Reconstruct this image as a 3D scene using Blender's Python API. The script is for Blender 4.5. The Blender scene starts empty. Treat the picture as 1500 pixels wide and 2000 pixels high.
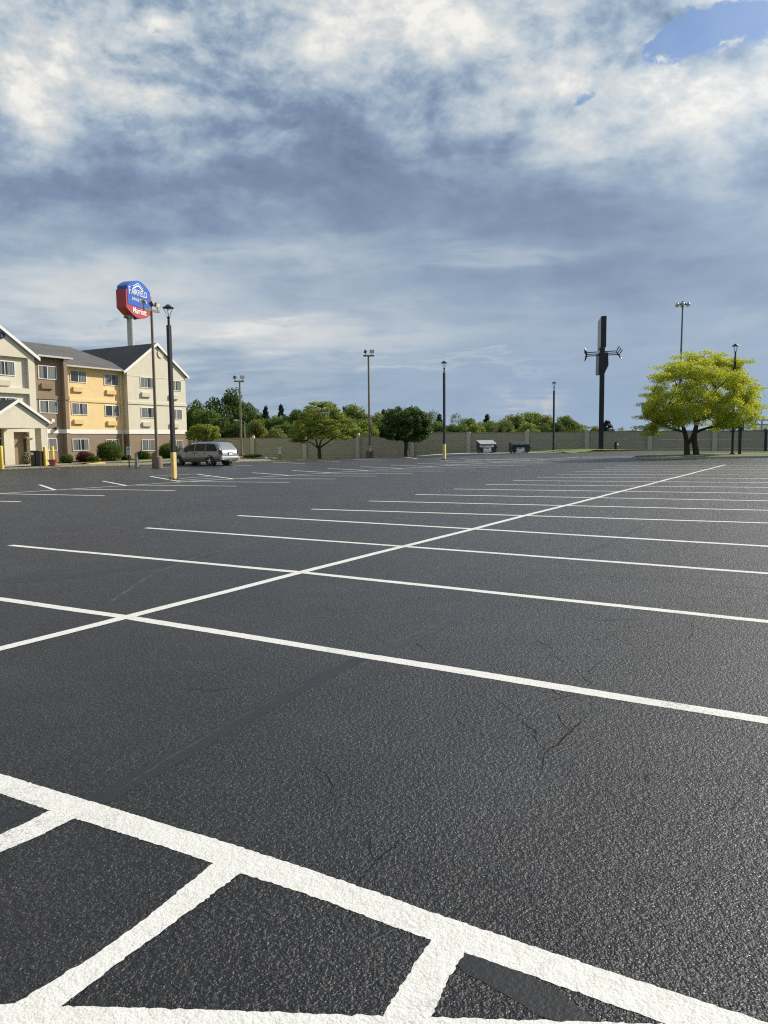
import bpy, bmesh, math, random
import numpy as np
from mathutils import Vector, Matrix
random.seed(7); np.random.seed(7)
R = math.radians
scene = bpy.context.scene
col = bpy.data.collections.new('scene'); scene.collection.children.link(col)

# ------------------------------------------------------------------ camera
FPX = 1500.0; HC = 1.6
PITCH = math.atan(138/1500.0); ROLL = 0.0105
Fv = Vector((0, math.cos(PITCH), -math.sin(PITCH)))
U0 = Vector((0, math.sin(PITCH), math.cos(PITCH))); R0 = Vector((1, 0, 0))
RIGHT = R0*math.cos(ROLL) - U0*math.sin(ROLL)
UP = U0*math.cos(ROLL) + R0*math.sin(ROLL)
CAM = Vector((0, 0, HC))
cd = bpy.data.cameras.new('camera'); cam = bpy.data.objects.new('camera', cd); col.objects.link(cam)
cd.sensor_fit = 'VERTICAL'; cd.sensor_height = 36; cd.lens = 36*FPX/2000.0
cd.clip_start = 0.05; cd.clip_end = 9000
M3 = Matrix((RIGHT, UP, -Fv)).transposed()
cam.matrix_world = Matrix.Translation(CAM) @ M3.to_4x4()
scene.camera = cam

def ray(px, py):
    return (Fv + RIGHT*((px-750)/FPX) + UP*((1000-py)/FPX))
def ss(t):
    t = min(1, max(0, t)); return t*t*(3-2*t)
def T(x, y):                                   # height of the ground
    z = .0085*min(26, max(-45, x))
    z += .15*ss((y-55)/25)*ss(x/8)*(1-ss((x-26)/10))
    n = (x+23.35)*.8686-(y-71)*.4955; q = (x+23.35)*.4955+(y-71)*.8686
    z += .28*ss((13.7-n)/5)*(1-ss((q-8)/6))
    z -= .38*ss((y-74)/12)*(1-ss((x+2)/10))
    return z
def G(px, py, off=0):
    d = ray(px, py); t = 0; z = 0
    for i in range(40):
        t = (z+off-HC)/d.z if d.z < -1e-5 else 500
        p = CAM + d*t
        z2 = T(p.x, p.y)
        if abs(z2-z) < 1e-5: break
        z = z*.4+z2*.6
    return p
def at(px, py, Y):
    d = ray(px, py); return CAM + d*(Y/d.y)

BD = Vector((math.sin(R(29.7)), math.cos(R(29.7)), 0))      # direction of the painted centre lines and of the facade
AD = Vector((math.cos(R(29.7)), -math.sin(R(29.7)), 0))     # facade normal / stall direction
C1 = Vector((-23.35, 71.0, 0))
def FP(s, n, z): return C1 + BD*s + AD*n + Vector((0, 0, z))
def hit(px, py, n):                                          # facade coordinates (s, z) seen at a pixel
    d = ray(px, py); o = CAM - C1
    t = (n - o.dot(AD))/d.dot(AD)
    p = o + d*t
    return p.dot(BD), p.z

# ------------------------------------------------------------------ materials
def sr(r, g, b):
    f = lambda c: (c/255/12.92 if c/255 <= .04045 else ((c/255+.055)/1.055)**2.4)
    return (f(r), f(g), f(b), 1)
class N:
    def __init__(s, nt): s.nt = nt
    def new(s, t, **k):
        n = s.nt.nodes.new(t)
        for a, v in k.items(): setattr(n, a, v)
        return n
    def val(s, sock, v):
        if isinstance(v, bpy.types.NodeSocket): s.nt.links.new(v, sock)
        else: sock.default_value = v
    def m(s, op, a, b=0.0, c=0.0, clamp=False):
        n = s.new('ShaderNodeMath', operation=op, use_clamp=clamp)
        s.val(n.inputs[0], a); s.val(n.inputs[1], b); s.val(n.inputs[2], c)
        return n.outputs[0]
    def noise(s, vec, scale, detail=4, rough=.5, dist=0, lac=2.0):
        n = s.new('ShaderNodeTexNoise'); s.val(n.inputs['Vector'], vec)
        n.inputs['Scale'].default_value = scale; n.inputs['Detail'].default_value = detail
        n.inputs['Roughness'].default_value = rough; n.inputs['Distortion'].default_value = dist
        n.inputs['Lacunarity'].default_value = lac
        return n.outputs['Fac']
    def ramp(s, f, stops, interp='LINEAR'):
        n = s.new('ShaderNodeValToRGB'); s.val(n.inputs[0], f)
        cr = n.color_ramp; cr.interpolation = interp
        while len(cr.elements) < len(stops): cr.elements.new(.5)
        for e, (p, c) in zip(cr.elements, stops): e.position = p; e.color = c if len(c) == 4 else (*c, 1)
        return n.outputs[0]
    def mix(s, f, a, b, mode='MIX'):
        n = s.new('ShaderNodeMix', data_type='RGBA', blend_type=mode)
        s.val(n.inputs[0], f); s.val(n.inputs[6], a); s.val(n.inputs[7], b)
        return n.outputs[2]
    def smooth(s, v, a, b):
        n = s.new('ShaderNodeMapRange', interpolation_type='SMOOTHSTEP')
        s.val(n.inputs[0], v); n.inputs[1].default_value = a; n.inputs[2].default_value = b
        return n.outputs[0]
    def bump(s, h, dist, strength=1, normal=None):
        n = s.new('ShaderNodeBump'); s.val(n.inputs['Height'], h)
        n.inputs['Distance'].default_value = dist; n.inputs['Strength'].default_value = strength
        if normal: s.nt.links.new(normal, n.inputs['Normal'])
        return n.outputs[0]
def c4(c): return c if len(c) == 4 else (*c, 1)
def newmat(name):
    m = bpy.data.materials.new(name); m.use_nodes = True
    g = N(m.node_tree); b = m.node_tree.nodes['Principled BSDF']
    return m, g, b
MATS = {}
def mat(name, c, rough=.7, metal=0, var=.12, scale=3.0, bump=0, bscale=60, spec=.5, coat=0, dirt=0):
    if name in MATS: return MATS[name]
    m, g, b = newmat(name)
    tc = g.new('ShaderNodeTexCoord').outputs['Object']
    n = g.noise(tc, scale, 5, .6)
    c = c4(c)
    lo = tuple(x*(1-var) for x in c[:3])+(1,); hi = tuple(min(1, x*(1+var)) for x in c[:3])+(1,)
    cc = g.ramp(n, [(.3, lo), (.7, hi)])
    if dirt:
        mp = g.new('ShaderNodeMapping'); g.nt.links.new(tc, mp.inputs[0]); mp.inputs['Scale'].default_value = (1.5, 1.5, .25)
        d = g.smooth(g.noise(mp.outputs[0], 1.7, 6, .65), .52, .75)
        cc = g.mix(g.m('MULTIPLY', d, dirt), cc, tuple(x*.55 for x in c[:3])+(1,))
    g.val(b.inputs['Base Color'], cc)
    b.inputs['Roughness'].default_value = rough; b.inputs['Metallic'].default_value = metal
    b.inputs['Specular IOR Level'].default_value = spec; b.inputs['Coat Weight'].default_value = coat
    if bump:
        g.val(b.inputs['Normal'], g.bump(g.noise(tc, bscale, 4, .6), bump))
    MATS[name] = m; return m

def asphalt_height(g, pos):
    wp = g.new('ShaderNodeVectorMath', operation='MULTIPLY_ADD')
    nz = g.new('ShaderNodeTexNoise'); g.val(nz.inputs['Vector'], pos); nz.inputs['Scale'].default_value = 70; nz.inputs['Detail'].default_value = 2
    g.nt.links.new(nz.outputs['Color'], wp.inputs[0]); wp.inputs[1].default_value = (.006, .006, 0); g.nt.links.new(pos, wp.inputs[2])
    v = g.new('ShaderNodeTexVoronoi', feature='F1'); g.val(v.inputs['Vector'], wp.outputs[0])
    v.inputs['Scale'].default_value = 108; v.inputs['Randomness'].default_value = 1
    sp = g.new('ShaderNodeSeparateXYZ'); g.nt.links.new(v.outputs['Color'], sp.inputs[0])
    cell = sp.outputs[0]
    dome = g.m('SUBTRACT', .6, v.outputs['Distance'])
    pits = g.smooth(g.noise(pos, 48, 3, .55), .60, .38)      # clusters of low stones
    h = g.m('ADD', g.m('MULTIPLY', dome, .55), g.m('ADD', g.m('MULTIPLY', cell, .75), g.m('MULTIPLY', pits, .6)))
    return h, cell, pits
def mat_asphalt():
    m, g, b = newmat('asphalt')
    pos = g.new('ShaderNodeNewGeometry').outputs['Position']
    h, cell, pits = asphalt_height(g, pos)
    big = g.noise(pos, .22, 6, .6); mid = g.noise(pos, 1.6, 5, .6); spk = g.noise(pos, 140, 2, .6)
    f = g.m('ADD', g.m('MULTIPLY', big, .35), g.m('ADD', g.m('MULTIPLY', mid, .25), g.m('MULTIPLY', spk, .40)))
    c = g.ramp(f, [(.43, (.0035, .0039, .0048)), (.52, (.0115, .0125, .0145)), (.62, (.036, .039, .044))])
    sp = g.smooth(cell, .80, .97)                             # a few worn paler stones
    c = g.mix(g.m('MULTIPLY', sp, .40), c, (.12, .105, .115, 1))
    c = g.mix(g.m('MULTIPLY', g.m('SUBTRACT', 1, pits), .6), c, (.004, .0045, .005, 1))
    # worn and stained patches, fine crazing
    pat = g.smooth(g.noise(pos, .12, 6, .62, .4), .44, .62)
    c = g.mix(g.m('MULTIPLY', pat, .16), c, (.055, .056, .058, 1))
    st = g.smooth(g.noise(pos, .55, 5, .6), .66, .74)
    c = g.mix(g.m('MULTIPLY', st, .5), c, (.006, .006, .007, 1))
    wv = g.new('ShaderNodeVectorMath', operation='MULTIPLY_ADD'); nz = g.new('ShaderNodeTexNoise'); g.val(nz.inputs['Vector'], pos)
    nz.inputs['Scale'].default_value = 2.2; nz.inputs['Detail'].default_value = 6; nz.inputs['Roughness'].default_value = .7
    g.nt.links.new(nz.outputs['Color'], wv.inputs[0]); wv.inputs[1].default_value = (.55, .55, 0); g.nt.links.new(pos, wv.inputs[2])
    ve = g.new('ShaderNodeTexVoronoi', feature='DISTANCE_TO_EDGE'); g.val(ve.inputs['Vector'], wv.outputs[0]); ve.inputs['Scale'].default_value = .95
    ed = g.smooth(ve.outputs['Distance'], .008, .0025)
    msk = g.m('MULTIPLY', g.smooth(g.noise(pos, .30, 3, .5), .48, .58), g.smooth(g.noise(pos, 3.5, 4, .6), .40, .54))
    crk = g.m('MULTIPLY', ed, msk)
    c = g.mix(g.m('MULTIPLY', crk, .9), c, (.002, .002, .0025, 1))
    h = g.m('SUBTRACT', h, g.m('MULTIPLY', crk, 1.2))
    g.val(b.inputs['Base Color'], c)
    g.val(b.inputs['Roughness'], g.m('ADD', g.m('MULTIPLY', big, .16), g.m('ADD', .29, g.m('MULTIPLY', cell, .20))))
    b.inputs['Specular IOR Level'].default_value = .49
    g.val(b.inputs['Normal'], g.bump(h, .0064, 1.0))
    return m
def mat_paint():
    m, g, b = newmat('white_road_paint')
    pos = g.new('ShaderNodeNewGeometry').outputs['Position']
    h, cell, pits = asphalt_height(g, pos)
    w = g.noise(pos, 12, 6, .7); s = g.noise(pos, 160, 2, .5)
    f = g.m('ADD', g.m('MULTIPLY', w, .6), g.m('MULTIPLY', s, .4))
    c = g.ramp(f, [(.3, (.48, .475, .44)), (.45, (.62, .61, .57)), (.7, (.72, .71, .67))])
    pit = g.smooth(g.noise(pos, 85, 3, .6), .66, .74)
    c = g.mix(g.m('MULTIPLY', pit, .55), c, (.10, .10, .10, 1))
    worn = g.m('MULTIPLY', g.smooth(g.noise(pos, .8, 5, .65), .52, .68), g.smooth(cell, .42, .08))
    c = g.mix(g.m('MULTIPLY', worn, .75), c, (.07, .07, .075, 1))
    g.val(b.inputs['Base Color'], c); b.inputs['Roughness'].default_value = .5
    g.val(b.inputs['Normal'], g.bump(g.m('ADD', g.m('MULTIPLY', h, .6), g.m('MULTIPLY', w, .5)), .0034, 1))
    return m
def mat_strip(name, c, rough, edge=.5, amt=.9, ns=9.0, spec=.45, bumpd=.001):
    m, g, b = newmat(name)
    pos = g.new('ShaderNodeNewGeometry').outputs['Position']
    n = g.noise(pos, ns, 6, .65)
    c = c4(c); cc = g.ramp(n, [(.3, tuple(x*.75 for x in c[:3])), (.7, tuple(x*1.3 for x in c[:3]))])
    g.val(b.inputs['Base Color'], cc); b.inputs['Roughness'].default_value = rough; b.inputs['Specular IOR Level'].default_value = spec
    g.val(b.inputs['Alpha'], g.m('MULTIPLY', g.smooth(g.noise(pos, ns*2.3, 5, .7), edge-.12, edge+.08), amt))
    g.val(b.inputs['Normal'], g.bump(g.noise(pos, 60, 4, .6), bumpd))
    return m
def mat_grass():
    m, g, b = newmat('grass')
    pos = g.new('ShaderNodeNewGeometry').outputs['Position']
    n1 = g.noise(pos, .35, 5, .6); n2 = g.noise(pos, 7, 5, .7)
    f = g.m('ADD', g.m('MULTIPLY', n1, .6), g.m('MULTIPLY', n2, .4))
    c = g.ramp(f, [(.36, (.060, .075, .016)), (.5, (.105, .15, .022)), (.62, (.15, .20, .032)), (.72, (.17, .155, .06))])
    g.val(b.inputs['Base Color'], c); b.inputs['Roughness'].default_value = .9
    g.val(b.inputs['Normal'], g.bump(g.noise(pos, 14, 4, .7), .06))
    return m
def mat_leaf(name, dark, light, trans=.45):
    m, g, b = newmat(name)
    geo = g.new('ShaderNodeNewGeometry')
    rnd = geo.outputs['Random Per Island']
    big = g.noise(geo.outputs['Position'], .7, 3, .5)
    f = g.m('ADD', g.m('MULTIPLY', rnd, .6), g.m('MULTIPLY', big, .5))
    c = g.ramp(f, [(.15, dark), (.55, tuple((a+q)/2 for a, q in zip(dark, light))), (.95, light)])
    d = g.new('ShaderNodeBsdfPrincipled'); d.inputs['Roughness'].default_value = .55; g.val(d.inputs['Base Color'], c)
    d.inputs['Specular IOR Level'].default_value = .25
    t = g.new('ShaderNodeBsdfTranslucent'); g.val(t.inputs['Color'], g.mix(.5, c, (light[0]*1.6, light[1]*1.4, light[2]*.6, 1)))
    mx = g.new('ShaderNodeMixShader'); mx.inputs[0].default_value = trans
    g.nt.links.new(d.outputs[0], mx.inputs[1]); g.nt.links.new(t.outputs[0], mx.inputs[2])
    g.nt.links.new(mx.outputs[0], g.nt.nodes['Material Output'].inputs[0])
    g.nt.nodes.remove(b)
    return m
def mat_bark(name='bark', c=(.055, .045, .036)):
    m, g, b = newmat(name)
    tc = g.new('ShaderNodeTexCoord').outputs['Object']
    mp = g.new('ShaderNodeMapping'); g.nt.links.new(tc, mp.inputs[0]); mp.inputs['Scale'].default_value = (1, 1, .25)
    n = g.noise(mp.outputs[0], 14, 6, .7)
    g.val(b.inputs['Base Color'], g.ramp(n, [(.3, tuple(x*.5 for x in c)), (.7, tuple(x*1.6 for x in c))]))
    b.inputs['Roughness'].default_value = .9; g.val(b.inputs['Normal'], g.bump(n, .03))
    return m
def mat_wallblock():
    m, g, b = newmat('precast_block')
    pos = g.new('ShaderNodeTexCoord').outputs['Object']
    mp = g.new('ShaderNodeMapping'); g.nt.links.new(pos, mp.inputs[0]); mp.inputs['Rotation'].default_value = (R(90), 0, 0)
    br = g.new('ShaderNodeTexBrick'); g.nt.links.new(mp.outputs[0], br.inputs['Vector'])
    br.inputs['Color1'].default_value = (.44, .39, .30, 1); br.inputs['Color2'].default_value = (.40, .355, .27, 1)
    br.inputs['Mortar'].default_value = (.24, .215, .165, 1); br.inputs['Scale'].default_value = 1
    br.inputs['Brick Width'].default_value = .45; br.inputs['Row Height'].default_value = .2; br.inputs['Mortar Size'].default_value = .012
    n = g.noise(pos, 2.5, 6, .65)
    c = g.mix(.35, br.outputs[0], g.ramp(n, [(.3, (.34, .30, .225)), (.7, (.46, .41, .315))]))
    g.val(b.inputs['Base Color'], c); b.inputs['Roughness'].default_value = .9
    g.val(b.inputs['Normal'], g.bump(g.m('ADD', br.outputs['Fac'], g.noise(pos, 30, 4, .6)), .01))
    return m
def mat_shingle(name, c):
    m, g, b = newmat(name)
    pos = g.new('ShaderNodeTexCoord').outputs['Object']
    n = g.noise(pos, 9, 5, .75); n2 = g.noise(pos, .6, 4, .5)
    f = g.m('ADD', g.m('MULTIPLY', n, .7), g.m('MULTIPLY', n2, .3))
    g.val(b.inputs['Base Color'], g.ramp(f, [(.35, tuple(x*.6 for x in c)), (.65, tuple(x*1.5 for x in c))]))
    b.inputs['Roughness'].default_value = .9; g.val(b.inputs['Normal'], g.bump(n, .02))
    return m
def mat_curtain():
    m, g, b = newmat('curtain')
    pos = g.new('ShaderNodeTexCoord').outputs['Object']
    s = g.new('ShaderNodeSeparateXYZ'); g.nt.links.new(pos, s.inputs[0])
    cb = g.new('ShaderNodeCombineXYZ'); g.nt.links.new(s.outputs[0], cb.inputs[0])
    n = g.noise(cb.outputs[0], 9, 3, .6)
    g.val(b.inputs['Base Color'], g.ramp(n, [(.35, (.04, .045, .045)), (.5, (.12, .125, .12)), (.66, (.34, .34, .31))]))
    b.inputs['Roughness'].default_value = .5; b.inputs['Coat Weight'].default_value = .9; b.inputs['Coat Roughness'].default_value = .03
    return m

ASPH = mat_asphalt(); PAINT = mat_paint(); GRASS = mat_grass()
SEAL = mat_strip('crack_sealant', (.010, .0105, .0115), .5, .22, .95, 7, .55, .004)
SEAL2 = mat_strip('sheen_sealant', (.034, .036, .039), .5, .30, .85, 7, .5, .003)  # paler sealant copy, sun reflection put into its base colour
CRACK = mat_strip('crack', (.004, .004, .005), .8, .42, 1, 14, .2)
SEAM_HL = mat_strip('pale_seam_highlight', (.10, .105, .11), .6, .50, .6, 8)  # for real pale seams and for the sealant highlights painted as strips
REDM = mat_strip('red_chalk', (.16, .045, .035), .8, .5, .55, 6)
DRIVE = mat('old_asphalt', (.20, .18, .135), .9, var=.3, scale=1.2, bump=.01)
CONC = mat('concrete', (.42, .39, .33), .85, var=.15, scale=2, bump=.004, dirt=.4)
CREAM = mat('cream_stucco', (.66, .61, .48), .9, var=.05, scale=1.3, bump=.001, dirt=.22)
YELLOW = mat('yellow_stucco', (.80, .59, .295), .9, var=.05, scale=1.3, bump=.001, dirt=.12)
BROWN = mat('brown_stucco', (.265, .195, .130), .9, var=.06, scale=1.3, bump=.001, dirt=.2)
BROWND = mat('brown_door', (.085, .045, .035), .6)
WHITE = mat('white_trim', (.80, .79, .74), .6, var=.05, dirt=.15)
GUTTER = mat('gutter', (.52, .50, .44), .5, var=.08)
SHING = mat_shingle('grey_shingle', (.085, .083, .08))
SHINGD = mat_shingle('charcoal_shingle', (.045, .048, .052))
BLOCK = mat_wallblock(); POSTC = mat('post_concrete', (.50, .465, .37), .85, var=.1, scale=3, dirt=.35)
BLACK = mat('black_powder_coat', (.012, .012, .014), .38, var=.2, dirt=.0)
BRONZE = mat('bronze_paint', (.10, .075, .055), .5, var=.15)
TAN = mat('tan_pole_paint', (.21, .165, .115), .5, var=.15)
YEL = mat('yellow_paint', (.72, .50, .06), .5, var=.1, dirt=.3)
YELP = mat('pale_yellow_sleeve', (.76, .58, .20), .5, var=.1, dirt=.3)
GLASS = mat('dark_glass', (.02, .025, .028), .06, spec=.8, var=.1)
CURT = mat_curtain()
DIRT = mat('mulch', (.075, .045, .03), .95, var=.4, scale=12, bump=.02)
BARK = mat_bark()

# ------------------------------------------------------------------ mesh helpers
class MB:
    def __init__(s): s.v = []; s.f = []
    def add(s, vs, fs):
        o = len(s.v); s.v += [tuple(v) for v in vs]; s.f += [tuple(i+o for i in f) for f in fs]; return s
    def box(s, p, ax=None, size=(1, 1, 1)):
        """p centre; ax 3 axis vectors; size full lengths"""
        ax = ax or (Vector((1, 0, 0)), Vector((0, 1, 0)), Vector((0, 0, 1)))
        p = Vector(p); vs = []
        for i in (-.5, .5):
            for j in (-.5, .5):
                for k in (-.5, .5):
                    vs.append(p + ax[0]*(i*size[0]) + ax[1]*(j*size[1]) + ax[2]*(k*size[2]))
        return s.add(vs, [(0, 1, 3, 2), (4, 6, 7, 5), (0, 4, 5, 1), (2, 3, 7, 6), (0, 2, 6, 4), (1, 5, 7, 3)])
    def tube(s, pts, rad, n=8, cap=True):
        pts = [Vector(p) for p in pts]
        if not hasattr(rad, '__len__'): rad = [rad]*len(pts)
        rings = []; ref = None
        for i, p in enumerate(pts):
            d = (pts[min(i+1, len(pts)-1)] - pts[max(i-1, 0)]).normalized()
            if ref is None: ref = Vector((1, 0, 0)) if abs(d.x) < .8 else Vector((0, 1, 0))
            a = (ref - d*ref.dot(d)).normalized(); ref = a; b = d.cross(a)
            rings.append([p + (a*math.cos(2*math.pi*k/n) + b*math.sin(2*math.pi*k/n))*rad[i] for k in range(n)])
        vs = [q for r in rings for q in r]; fs = []
        for i in range(len(pts)-1):
            for k in range(n):
                fs.append((i*n+k, i*n+(k+1) % n, (i+1)*n+(k+1) % n, (i+1)*n+k))
        if cap: fs += [tuple(range(n-1, -1, -1)), tuple((len(pts)-1)*n+k for k in range(n))]
        return s.add(vs, fs)
    def lathe(s, c, prof, n=16):
        c = Vector(c); vs = []; fs = []
        for r, z in prof:
            for k in range(n): vs.append(c + Vector((r*math.cos(2*math.pi*k/n), r*math.sin(2*math.pi*k/n), z)))
        for i in range(len(prof)-1):
            for k in range(n): fs.append((i*n+k, i*n+(k+1) % n, (i+1)*n+(k+1) % n, (i+1)*n+k))
        fs += [tuple(range(n-1, -1, -1)), tuple((len(prof)-1)*n+k for k in range(n))]
        return s.add(vs, fs)
    def prism(s, poly, off):
        """poly: list of 3D points, extruded by vector off"""
        n = len(poly); poly = [Vector(p) for p in poly]; off = Vector(off)
        vs = poly + [p+off for p in poly]
        fs = [tuple(range(n)), tuple(range(2*n-1, n-1, -1))]
        for i in range(n): fs.append((i, i+n, (i+1) % n + n, (i+1) % n))
        return s.add(vs, fs)
    def build(s, name, m, parent=None, origin=None, smooth=False):
        me = bpy.data.meshes.new(name)
        o = Vector(origin) if origin is not None else Vector((0, 0, 0))
        me.from_pydata([(v[0]-o.x, v[1]-o.y, v[2]-o.z) for v in s.v], [], s.f)
        bm = bmesh.new(); bm.from_mesh(me); bmesh.ops.recalc_face_normals(bm, faces=bm.faces); bm.to_mesh(me); bm.free()
        if m: me.materials.append(m)
        if smooth:
            for p in me.polygons: p.use_smooth = True
            try: me.set_sharp_from_angle(angle=R(40))
            except Exception: pass
        ob = bpy.data.objects.new(name, me); col.objects.link(ob)
        if parent: ob.parent = parent
        if origin is not None and not parent: ob.location = o
        return ob
def tag(o, label=None, cat=None, group=None, kind=None):
    if label: o['label'] = label
    if cat: o['category'] = cat
    if group: o['group'] = group
    if kind: o['kind'] = kind
    return o
def thing(name, label, cat, loc=(0, 0, 0), rotz=0, group=None):
    o = bpy.data.objects.new(name, None); col.objects.link(o); o.location = loc; o.rotation_euler = (0, 0, rotz)
    o.empty_display_size = .3
    return tag(o, label, cat, group)
def copy_tree(o, parent=None):
    c = o.copy(); col.objects.link(c)
    if parent is not None: c.parent = parent
    for ch in [q for q in bpy.data.objects if q.parent == o]: copy_tree(ch, c)
    return c
def L(x, y, z): return Vector((x, y, z))

def clip_cell(poly, x0, x1, y0, y1):
    def cl(ps, f, inter):
        out = []
        for i in range(len(ps)):
            a, b = ps[i-1], ps[i]; fa, fb = f(a), f(b)
            if fb >= 0:
                if fa < 0: out.append(inter(a, b, fa, fb))
                out.append(b)
            elif fa >= 0: out.append(inter(a, b, fa, fb))
        return out
    it = lambda a, b, fa, fb: (a[0]+(b[0]-a[0])*fa/(fa-fb), a[1]+(b[1]-a[1])*fa/(fa-fb))
    for f in (lambda p: p[0]-x0, lambda p: x1-p[0], lambda p: p[1]-y0, lambda p: y1-p[1]):
        if len(poly) < 3: return []
        poly = cl(poly, f, it)
    return poly
def drape(poly, off, step, extra=None):
    b = MB(); xs = [p[0] for p in poly]; ys = [p[1] for p in poly]
    x = math.floor(min(xs)/step)*step
    idx = {}
    while x < max(xs):
        y = math.floor(min(ys)/step)*step
        while y < max(ys):
            c = clip_cell(poly, x, x+step, y, y+step)
            if len(c) >= 3:
                f = []
                for p in c:
                    k = (round(p[0], 4), round(p[1], 4))
                    if k not in idx:
                        idx[k] = len(b.v); b.v.append((p[0], p[1], T(*p)+off+(extra(*p) if extra else 0)))
                    if idx[k] not in f: f.append(idx[k])
                if len(f) >= 3: b.f.append(tuple(f))
            y += step
        x += step
    return b
def xy(p): return (p.x, p.y)

# ------------------------------------------------------------------ ground, lot
def axis(lo, hi, st, far): return [-v for v in far[::-1]] + list(np.arange(lo, hi+.1, st)) + list(far)
xsA = axis(-80, 80, 2.5, [130, 250, 600, 3000]); ysA = [-3000, -600, -200, -60] + list(np.arange(-20, 105, 2.5)) + [130, 250, 600, 3500]
b = MB()
for y in ysA:
    for x in xsA: b.v.append((x, y, T(x, y)-.05))
nx = len(xsA)
for j in range(len(ysA)-1):
    for i in range(nx-1): b.f.append((j*nx+i, j*nx+i+1, (j+1)*nx+i+1, (j+1)*nx+i))
tag(b.build('ground', GRASS), kind='structure')

edge_px = [(0, 919), (133, 913), (250, 910.2), (348, 905.8), (472, 903.2), (543, 900.7), (640, 897.5), (700, 895), (760, 892.5)]
edge = [xy(G(*p)) for p in edge_px]
lot = [(-58, -20), (58, -20), (75, 30), (75, 76.5), (38, 78), (27, 78.6), (21.5, 77.6), (18.6, 73.6), (15.5, 75.3), (12, 77.2), (8.2, 79), (3.5, 79.5)] + edge[::-1] + [(edge[0][0]-.495*60, edge[0][1]-.869*60)]
tag(drape(lot, 0, 4).build('parking_lot', ASPH), kind='structure')

# old driveway between lot and hotel
def fxy(s, n): p = FP(s, n, 0); return (p.x, p.y)
drive = [fxy(-60, 6.6), fxy(-8.5, 6.6), fxy(-5.5, 7.4), fxy(8, 7.6)]+edge[:6][::-1]+[(edge[0][0]-.495*60, edge[0][1]-.869*60)]
tag(drape(drive, .012, 4).build('driveway', DRIVE), kind='structure')
# concrete kerb along the hotel lawn
def kerb(name, pts, w=.15, h=.13, m=CONC):
    b = MB(); pts = [Vector((p[0], p[1], 0)) for p in pts]; fine = []
    for a, c in zip(pts[:-1], pts[1:]):
        n = max(1, int((c-a).length/1.5))
        fine += [a.lerp(c, i/n) for i in range(n)]
    fine.append(pts[-1]); rows = []
    for i, p in enumerate(fine):
        d = (fine[min(i+1, len(fine)-1)]-fine[max(i-1, 0)]).normalized(); s = Vector((d.y, -d.x, 0))*w/2
        z = T(p.x, p.y)
        rows.append([p-s+L(0, 0, z-.06), p-s+L(0, 0, z+h), p+s+L(0, 0, z+h), p+s+L(0, 0, z-.06)])
    for i, r in enumerate(rows):
        b.v += [tuple(q) for q in r]
        if i: 
            for k in range(3): o = i*4; b.f.append((o-4+k, o+k, o+k+1, o-3+k))
    b.f += [(0, 1, 2, 3), tuple(len(b.v)-4+k for k in (3, 2, 1, 0))]
    return tag(b.build(name, m), kind='structure')
kerb('kerb', [fxy(-8.6, 6.5), fxy(-7.4, 7.2), fxy(-5.5, 7.45), fxy(12, 7.6)], .22)
kerb('kerb', [fxy(-40, 6.4), fxy(-17, 6.4)], .22)
walk = [fxy(-26, 1.4), fxy(-26, 6.3), fxy(-10.2, 6.3), fxy(-10.2, 1.4)]
tag(drape(walk, .06, 3).build('pavement', CONC), kind='structure')
lawn = [fxy(-8.3, 0), fxy(-8.6, 6.4), fxy(-7.4, 7.1), fxy(-5.5, 7.35), fxy(12, 7.5), fxy(12, 0)]
tag(drape(lawn, .11, 2, lambda x, y: .03*math.sin(x*1.3)*math.cos(y)).build('lawn', GRASS), kind='structure')
tag(drape([fxy(-9.9, 1.4), fxy(-9.9, 2.6), fxy(7.2, 2.6), fxy(7.2, -.3), fxy(-8, -.3), fxy(-8, 1.4)], .16, 2).build('mulch_bed', DIRT), kind='structure')
# dumpster apron, far verge
apron = [(3.5, 79.4), (8.2, 78.9), (12, 77.1), (15.8, 75.2), (17.5, 75.0), (17.2, 76.5), (14.2, 79.5), (9, 83.2), (3.5, 83.2)]
tag(drape(apron, .03, 3).build('concrete_apron', CONC), kind='structure')
WA = Vector((at(494, 856, 92).x, 92, 0)); WD = Vector((1, -.21, 0)).normalized()
def wallpt(px):
    d = ray(px, 860); t = None
    # intersection in plan
    a = np.array([[d.x, -WD.x], [d.y, -WD.y]]); r = np.linalg.solve(a, np.array([WA.x, WA.y]))
    return Vector((d.x*r[0], d.y*r[0], 0))
w0, w1 = wallpt(1030), wallpt(1700)
verge = [(14.6, 79.6), (17.3, 76.4), (18.6, 73.7), (21.5, 77.7), (27, 78.7), (38, 78.1), (75, 76.6), (75, w1.y), xy(w1), xy(w0), (14, w0.y)]
def mound(x, y):
    r = math.exp(-((x-20.5)/4.5)**2-((y-79.5)/3.5)**2)
    e = ss((y-73.7)/2.5)
    return .28*r*e + .05*math.sin(x*.9)*math.sin(y*.7)*e
tag(drape(verge, .02, 1.2, mound).build('grass_verge', GRASS), kind='structure')
vtop = lambda x, y: T(x, y)+.02+mound(x, y)
# island with the yellow tree
isl = [(18.2, 54.6), (18.7, 53.8), (20, 53.2), (26, 51.9), (33, 50.6), (45, 48.6), (62, 46), (62, 54.5), (45, 57.4), (33, 59.2), (26, 59.8), (21, 58.9), (18.9, 57.3), (18.1, 55.8)]
kerb('kerb', isl+[isl[0]], .16, .14)
tag(drape(isl, .12, 1.2, lambda x, y: .06*ss((y-52)/4)).build('island_lawn', GRASS), kind='structure')
itop = lambda x, y: T(x, y)+.12+.06*ss((y-52)/4)

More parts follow.
